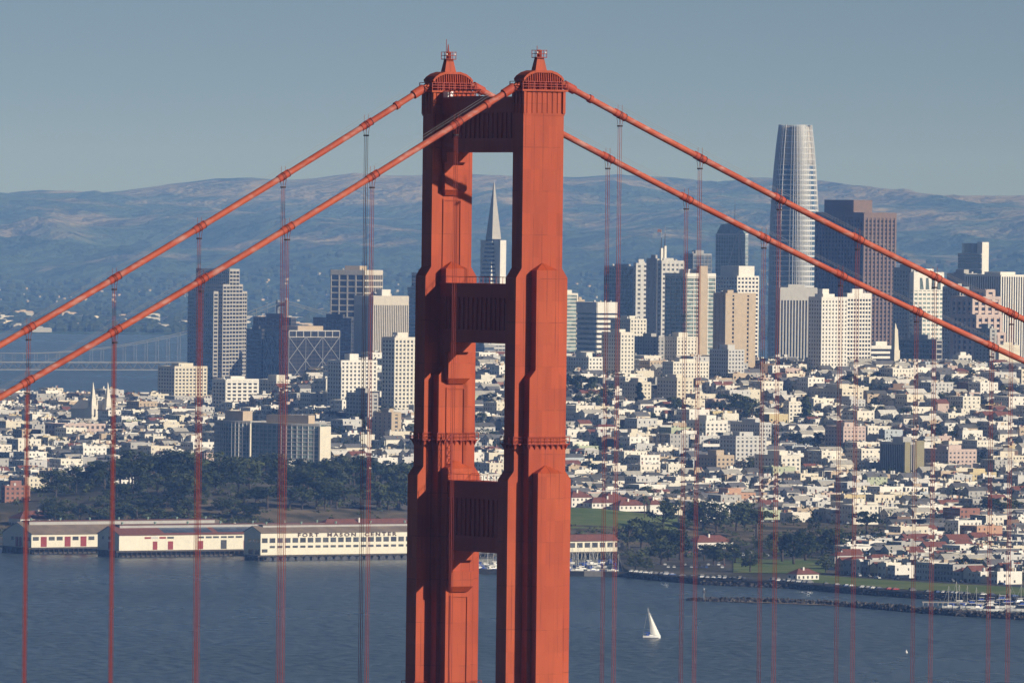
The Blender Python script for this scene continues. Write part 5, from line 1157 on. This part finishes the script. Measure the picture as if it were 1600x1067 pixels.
# ------------------------------------------------------------------ parked cars
CARC = {'white': (.75, .75, .74), 'silver': (.45, .46, .47), 'black': (.02, .02, .022), 'grey': (.16, .165, .17), 'red': (.42, .03, .03), 'blue': (.05, .10, .28), 'dark blue': (.03, .04, .09), 'tan': (.40, .33, .24)}
M['tyre'] = mat('tyre', (.02, .02, .02)); carm = {k: mat('car_paint_'+k.replace(' ', '_'), v, .3, .03, spec=.6) for k, v in CARC.items()}
def car_mesh(col, van):
    b = MB(); h1 = .95 if not van else 1.15; h2 = 1.48 if not van else 2.0
    b.prism([(-2.2, .35), (2.2, .35), (2.25, .75), (1.9, h1), (-2.15, h1), (-2.25, .7)], 'y', -.9, .9, 0)
    b.frustum((-1.75, 1.15 if not van else 1.6, -.82, .82, h1), (-1.35 if not van else -1.75, .55 if not van else 1.0, -.68, .68, h2-.08), 1)
    b.box(-1.3 if not van else -1.72, .5 if not van else .95, -.66, .66, h2-.08, h2, 0)
    for x in (-1.4, 1.4):
        for s in (-1, 1): n = 10; b.prism([(x+.34*math.cos(6.283*k/n), .34+.34*math.sin(6.283*k/n)) for k in range(n)], 'y', *sorted((s*.72, s*.93)), 2)
    return b.mesh('parked_car', [carm[col], M['glass'], M['tyre']])
CM = {(c, v): car_mesh(c, v) for c in CARC for v in (0, 1)}; cr_ = random.Random(8); clab = {}
def car(x, y, z, rz, row):
    c = cr_.choices(list(CARC), [34, 16, 14, 14, 6, 6, 8, 4])[0]; v = int(cr_.random() < .25)
    o = obj('parked_car', CM[c, v], None, (x, y, z), rz, None, 'car', 'cars parked along the waterfront'); p_ = proj((x, y, z)); clab.setdefault(row, []).append((p_[0], o, ('white' if c == 'white' else c)+(' van' if v else ' car')))
def row_dir(p, f, dp=6): a, c = frompx(p-dp, f(p-dp)), frompx(p+dp, f(p+dp)); return math.atan2(c[1]-a[1], c[0]-a[0])
px = 992
while px < 1598:
    D = edgeD(px)+9.5; x, y = frompx(px, D)
    if cr_.random() < .78: car(x, y, H(px, D)+.33, row_dir(px, lambda q: edgeD(q)+9.5)+math.pi/2+cr_.uniform(-.06, .06), 'nose-in along the seawall')
    px += cr_.uniform(6.6, 9.5)
px = 1310
while px < 1596:
    D = edgeD(px)+cr_.choice([160, 174]); x, y = frompx(px, D)
    if cr_.random() < .5: car(x, y, H(px, D)+.31, row_dir(px, lambda q: edgeD(q)+165), 'on the road before the waterfront houses')
    px += cr_.uniform(13, 20)
for D, pa, pb in ((5600, 1080, 1250), (5640, 1082, 1240), (5715, 1090, 1225), (5400, 1010, 1150), (5440, 1000, 1140), (6070, 1080, 1330)):
    px = pa
    while px < pb:
        x, y = frompx(px, D)
        if cr_.random() < .5: car(x, y, H(px, D)+.34, row_dir(px, lambda q: D)+math.pi/2, {5600: 'in the front row of the parking lot', 5640: 'in the middle row of the parking lot', 5715: 'in the rear row of the parking lot', 5400: 'in the front harbour lot', 5440: 'in the rear harbour lot', 6070: 'on the street above the dry slope'}[D])
        px += cr_.uniform(7, 11)
for row, L in clab.items():
    L.sort(key=lambda q: q[0]); k_ = {}
    for p_, o, ds in L: i = k_.get(ds, 0); k_[ds] = i+1; o['label'] = f'{ds}, {ordn(i)} such from the left {row}'

# ------------------------------------------------------------------ boats
M['hull'] = mat('white_hull', (.80, .79, .76), .35, .04); M['sail'] = mat('sailcloth', (.82, .80, .74), .8, .05); M['canvas'] = mat('blue_canvas', (.03, .07, .30), .8, .1); M['spar'] = mat('alloy_spar', (.62, .61, .58), .4, .05); M['navy'] = mat('navy_hull', (.03, .04, .10), .35)
def hull_rings(L, Bm, fb):
    R_ = []
    for t, w, k in ((0, .72, .0), (.15, .9, -.02), (.4, 1, -.03), (.65, .86, 0), (.85, .5, .1), (.97, .12, .2), (1, .03, .25)):
        x = -L/2+L*t; hb = Bm/2*w; zt = fb*(1+k*1.0)
        R_.append([(x-(.25*fb if t == 0 else 0)*0, -hb, zt), (x, -hb*.86, zt*.25), (x, -hb*.4, -.35), (x, hb*.4, -.35), (x, hb*.86, zt*.25), (x, hb, zt)])
    return R_
def sail_mesh(cv, hullm):
    b = MB(); b.rings(hull_rings(9, 2.9, 1.05), 0)
    b.frustum((-1.6, 2.0, -.85, .85, 1.0), (-1.3, 1.2, -.65, .65, 1.55), 0)
    b.tube([(.6, 0, 1), (.6, 0, 12.5)], [.14, .1], 6, 1); b.tube([(.6, 0, 2.2), (-3.2, 0, 2.3)], .09, 5, 1); b.tube([(.45, 0, 2.4), (-3.1, 0, 2.5)], .26, 6, 2)
    b.frustum((-3.0, -1.4, -1.0, 1.0, 1.2), (-2.6, -1.5, -.8, .8, 2.1), 2); b.tube([(4.3, 0, 1.2), (.6, 0, 12.2)], .05, 4, 1); b.tube([(-4.4, 0, 1.1), (.6, 0, 12.4)], .04, 4, 1)
    return b.mesh('moored_sailboat', [hullm, M['spar'], cv])
def motor_mesh(cv):
    b = MB(); b.rings(hull_rings(13, 4.2, 1.7), 0); b.frustum((-4.5, 2.6, -1.6, 1.6, 1.6), (-4.2, 1.0, -1.3, 1.3, 3.4), 3); b.box(-4.6, 1.2, -1.5, 1.5, 3.4, 3.6, 0); b.frustum((-3.6, .4, -1.1, 1.1, 3.6), (-3.4, -.4, -.9, .9, 4.6), 2 if cv else 0); b.box(-3.8, -.2, -1.2, 1.2, 5.3, 5.45, 0)
    for x in (-3.6, -.4): b.tube([(x, 0, 4.5), (x, 0, 5.3)], .08, 4, 1)
    return b.mesh('motor_yacht', [M['hull'], M['spar'], M['canvas'], M['darkgl']])
SMs = [sail_mesh(M['canvas'], M['hull']), sail_mesh(M['sail'], M['hull']), sail_mesh(M['canvas'], M['navy']), sail_mesh(M['tan'] if False else M['lightgrey'], M['hull'])]; SD = ['white sailboat with blue cover', 'white sailboat with pale cover', 'navy-hulled sailboat', 'white sailboat with grey cover']; MMs = [motor_mesh(1), motor_mesh(0)]
br = random.Random(4); blab = []
def boat(me, px, D, rz, desc, nm, grp, s=1.0, row=''):
    x, y = frompx(px, D); o = obj(nm, me, None, (x, y, 0), rz, None, 'boat', grp); o.scale = (s, s, s); blab.append((px, desc, o, row))
for D, ps in ((5375, rng(752, 966, 17)), (5425, rng(756, 962, 15)), (5480, rng(750, 958, 14)), (5530, rng(890, 960, 5))):
    for p in ps:
        if br.random() < .14: continue
        i = br.choice([0, 0, 1, 1, 2, 3]); boat(SMs[i], p+br.uniform(-3, 3), D+br.uniform(-5, 5), GR+br.choice([0, math.pi])+br.uniform(-.12, .12)+R(80), SD[i], 'moored_sailboat', 'boats moored in the small harbour', br.uniform(.8, 1.25), {5375: 'in the front row', 5425: 'in the second row', 5480: 'in the third row', 5530: 'in the back row'}[D]+' of small harbour')
for D, ps in ((4905, rng(1548, 1618, 5)), (4940, rng(1490, 1618, 10)), (4980, rng(1500, 1618, 8))):
    for p in ps:
        mo = br.random() < .62; i = br.choice([0, 1]); me = MMs[i] if mo else SMs[br.choice([0, 1])]
        boat(me, p+br.uniform(-3, 3), D+br.uniform(-6, 6), GR+R(70)+br.uniform(-.25, .25), ('motor yacht with blue canvas' if i == 0 else 'white motor yacht') if mo else 'moored white sailboat', 'motor_yacht' if mo else 'moored_sailboat', 'boats in the marina at right', br.uniform(.75, 1.1), {4905: 'in the front row', 4940: 'in the middle row', 4980: 'in the back row'}[D]+' of right marina')
g_ = {}
for q in sorted(blab, key=lambda q: q[0]): k = (q[1], q[3]); i = g_.get(k, 0); g_[k] = i+1; q[2]['label'] = f'{q[1]}, {ordn(i)} from the left {q[3]}'
# floating docks and the marina jetty
dk = thing('marina_jetty', 'pale wooden jetty on piles at the marina entrance', 'jetty', (*frompx(1480, 4975), 0), row_dir(1480, lambda q: 4990))
MB().box(-12, 22, -1.6, 1.6, 1.5, 2.1).build('jetty_deck', M['concrete'], dk)
for k in range(13): MB().tube([(-11.5+k*2.7, -1.5, -2), (-11.5+k*2.7, -1.5, 1.5)], .25, 5).build('pile', M['concrete'], dk)
for i, (px, D, L) in enumerate(((850, 5398, 95), (850, 5452, 95), (1560, 4922, 45), (1560, 4960, 50))):
    x, y = frompx(px, D); MB().box(-L*.42, L*.42, -1.1, 1.1, -.3, .5).build('floating_dock', M['concrete'], None, loc=(x, y, 0), rz=row_dir(px, lambda q: D), label=['nearer floating dock of the small harbour', 'farther floating dock of the small harbour', 'nearer floating dock of the right-hand marina', 'farther floating dock of the right-hand marina'][i], cat='dock', group='floating docks')
# the sloop under way
q = at(1018, 996.5, 4530); sb = thing('sailing_sloop', 'white sloop under genoa sail with blue boom cover on the bay', 'sailboat', (q[0], q[1], 0), math.atan2(RTH[1], RTH[0])+R(12))
sb.rotation_euler = (R(-4), 0, math.atan2(RTH[1], RTH[0])+R(12))
k = .96
MB().rings([[(x*k, y*k, z*k) for x, y, z in rr] for rr in hull_rings(9.6, 3.1, 1.25)]).build('hull', M['hull'], sb)
MB().box(-4.2, 3.4, -1.5, 1.5, .02, .16).build('waterline_stripe', M['navy'], sb)
MB().frustum((-1.4, 2.2, -.9, .9, 1.1), (-1.1, 1.4, -.7, .7, 1.75)).build('cabin', M['hull'], sb)
MB().tube([(-.3, 0, 1.1), (-.95, 0, 7.5), (-1.75, 0, 15.2)], [.15, .13, .08], 8).build('mast', M['spar'], sb)
MB().tube([(-.35, 0, 2.4), (-4.0, 0, 2.5)], .1, 6).build('boom', M['spar'], sb)
MB().tube([(-.5, 0, 2.55), (-2.5, 0, 2.75), (-3.9, 0, 2.6)], [.32, .3, .16], 8).build('sail_cover', M['canvas'], sb)
MB().frustum((-3.0, -1.3, -1.0, 1.0, 1.2), (-2.6, -1.4, -.8, .8, 2.2)).build('spray_hood', M['canvas'], sb)
b = MB(); vs = []; n = 9
for i in range(n):
    t = i/(n-1)
    for j in range(n):
        s = j/(n-1); lx = 4.35+(-1.3-4.35)*t; lz = 1.5+(13.2-1.5)*t; ax_ = -.7+(-1.3+.7)*t+.55*t*(1-t)*2*0; az = 2.3+(13.2-2.3)*t
        vs.append((lx+(ax_-lx)*s, -.9*math.sin(math.pi*s)*(1-t)**.6-.25*s*(1-t), lz+(az-lz)*s-.5*math.sin(math.pi*s)*(1-t)))
b.add(vs, [(i*n+j, i*n+j+1, (i+1)*n+j+1, (i+1)*n+j) for i in range(n-1) for j in range(n-1)]); b.build('genoa', M['sail'], sb, smooth=True)
MB().tube([(4.5, 0, 1.4), (-1.6, 0, 14.6)], .04, 4).build('forestay', M['spar'], sb); MB().tube([(-4.4, 0, 1.2), (-1.75, 0, 15.1)], .03, 4).build('backstay', M['spar'], sb)
# channel marker and gull
q = at(1416, 1019, 4400); bu = MB(); bu.tube([(0, 0, -.5), (0, 0, .6), (0, 0, 1.0), (0, 0, 1.5)], [.7, .7, .3, .22], 10); bu.build('mooring_buoy', M['hull'], None, loc=(q[0], q[1], 0), label='tiny white buoy floating in open water at lower right', cat='buoy')
q = at(1279.5, 258, 2600); g = thing('gull', 'tiny white gull in flight beside the tallest tower', 'bird', tuple(q))
b = MB(); b.tube([(-.28, 0, 0), (-.1, 0, .02), (.15, 0, .03), (.3, 0, .01)], [.02, .09, .09, .03], 8); b.add([(.1, .05, .05), (-.1, .05, .05), (-.12, .75, .25), (.0, .75, .25), (.1, -.05, .05), (-.1, -.05, .05), (-.12, -.75, .25), (.0, -.75, .25)], [(0, 1, 2, 3), (7, 6, 5, 4)]); o = b.build('body', M['hull'], g, smooth=False)

# ------------------------------------------------------------------ far shore: bay bridge, low town, far houses
M['farsteel'] = mat('grey_steel', (.20, .21, .22), var=.1); bb = None
pT = at(440, 560, 10400); pM = at(30, 565, 10205); dv = Vector((pM[0]-pT[0], pM[1]-pT[1], 0)); half = dv.length; ang = math.atan2(dv.y, dv.x)
bb = thing('far_suspension_bridge', 'distant grey suspension bridge with truss deck across the bay at left', 'bridge', (pT[0], pT[1], 0), ang)
ztw, zlow, zdk = at(440, 470, 10400)[2], at(30, 552, 10205)[2], at(30, 565.5, 10205)[2]
for sy in (-9, 9):
    MB().frustum((-2.2, 2.2, sy-2.5, sy+2.5, -2), (-1.6, 1.6, sy-1.6, sy+1.6, ztw+1)).build('tower_leg', M['farsteel'], bb)
    pts = [(half*2*t, sy, zlow+(ztw-zlow)*(1-2*t)**2) for t in rng(0, 1, 41)]; MB().tube(pts, .35, 5).build('main_cable', M['farsteel'], bb)
    MB().tube([(-350*t, sy, ztw-(ztw-zdk)*(1.25*t-.25*t*t)) for t in rng(0, 1, 12)], .35, 5).build('side_cable', M['farsteel'], bb)
    for k in range(1, 48):
        t = k/48; MB().tube([(half*2*t, sy, zdk), (half*2*t, sy, zlow+(ztw-zlow)*(1-2*t)**2)], .2, 4).build('hanger', M['grey'], bb)
    for k in range(90):
        x = -400+k*12.6; b = MB(); b.tube([(x, sy, zdk-8), (x+6.3, sy, zdk-.6)], .38, 4); b.tube([(x+6.3, sy, zdk-.6), (x+12.6, sy, zdk-8)], .38, 4); b.build('truss_diagonal', M['farsteel'], bb)
    MB().box(-400, 740, sy-.9, sy+.9, zdk-9, zdk-7.8).build('truss_chord', M['farsteel'], bb); MB().box(-400, 740, sy-.9, sy+.9, zdk-.8, zdk+.4).build('truss_chord', M['farsteel'], bb)
MB().box(-400, 740, -8.6, 8.6, zdk-.6, zdk+.2).build('upper_deck', M['farsteel'], bb); MB().box(-400, 740, -8.6, 8.6, zdk-8.6, zdk-8).build('lower_deck', M['farsteel'], bb)
for z in (ztw-6, ztw-34, ztw-62): MB().box(-1.2, 1.2, -8, 8, z, z+4).build('tower_strut', M['farsteel'], bb)
r_ = random.Random(55); wl2 = []
for k in range(70):
    px = r_.uniform(-20, 560) if k < 52 else r_.uniform(880, 1600); D = r_.uniform(17500, 20500); x, y = frompx(px, D); L, W_, h_ = r_.uniform(25, 110), r_.uniform(20, 55), r_.uniform(6, 15)
    c = r_.choice(['cream', 'lightgrey', 'lightgrey', 'grey', 'grey', 'tan']); b = MB(); b.box(-L/2, L/2, -W_/2, W_/2, 0, h_); b.box(-L/2+2, L/2-2, -W_/2+2, W_/2-2, h_, h_+1.2); b.box(-L*.2, -L*.05, -W_*.2, W_*.1, h_, h_+3.5)
    o = b.build('warehouse', M[c], None, loc=(x, y, 1.5), rz=GR+r_.uniform(-.3, .3), cat='warehouse', group='low buildings on the far shore'); wl2.append((px, o, WN[c]))
wl2.sort(key=lambda q: q[0]); k_ = {}
for px, o, c in wl2: i = k_.get(c, 0); k_[c] = i+1; o['label'] = f'{c} low building on the far bay shore, {ordn(i)} {c} one from left'
b = MB(); r_ = random.Random(56)
for k in range(3400):
    px = r_.uniform(-60, 1660); D = 17700+(r_.random()**1.7)*8000; x, y = frompx(px, D); s = r_.uniform(2, 5.5); h_ = r_.uniform(2, 5)
    if D > 24500 and vn(px/90, D/900) < .45: continue
    z = hill_z(px, D)+1.3; b.box(x-s, x+s, y-s*.8, y+s*.8, z-4, z+h_, r_.choice([0, 0, 1, 2, 3]), False)
b.build('far_houses', [M['grey'], M['tan'], M['grey'], M['tan']], kind='stuff', label='scattered tiny pale houses on the far shore and hills')
b = MB()
for k in range(5200):
    px = r_.uniform(-60, 1660); D = 17650+(r_.random()**1.6)*9000; x, y = frompx(px, D); z = hill_z(px, D)+1; h_ = r_.uniform(7, 16); w_ = r_.uniform(7, 22)
    a = r_.uniform(0, 3); b.rings([[(x+w_*rr*math.cos(a+q*1.047)*r_.uniform(.8, 1.2), y+w_*rr*math.sin(a+q*1.047), z+zz) for q in range(6)] for rr, zz in ((.8, -3), (1, h_*.45), (.75, h_*.8), (.3, h_))])
b.build('far_trees', M['leaf'], kind='stuff', label='dark distant tree belts along the far bay shore')
print('trees', NT)
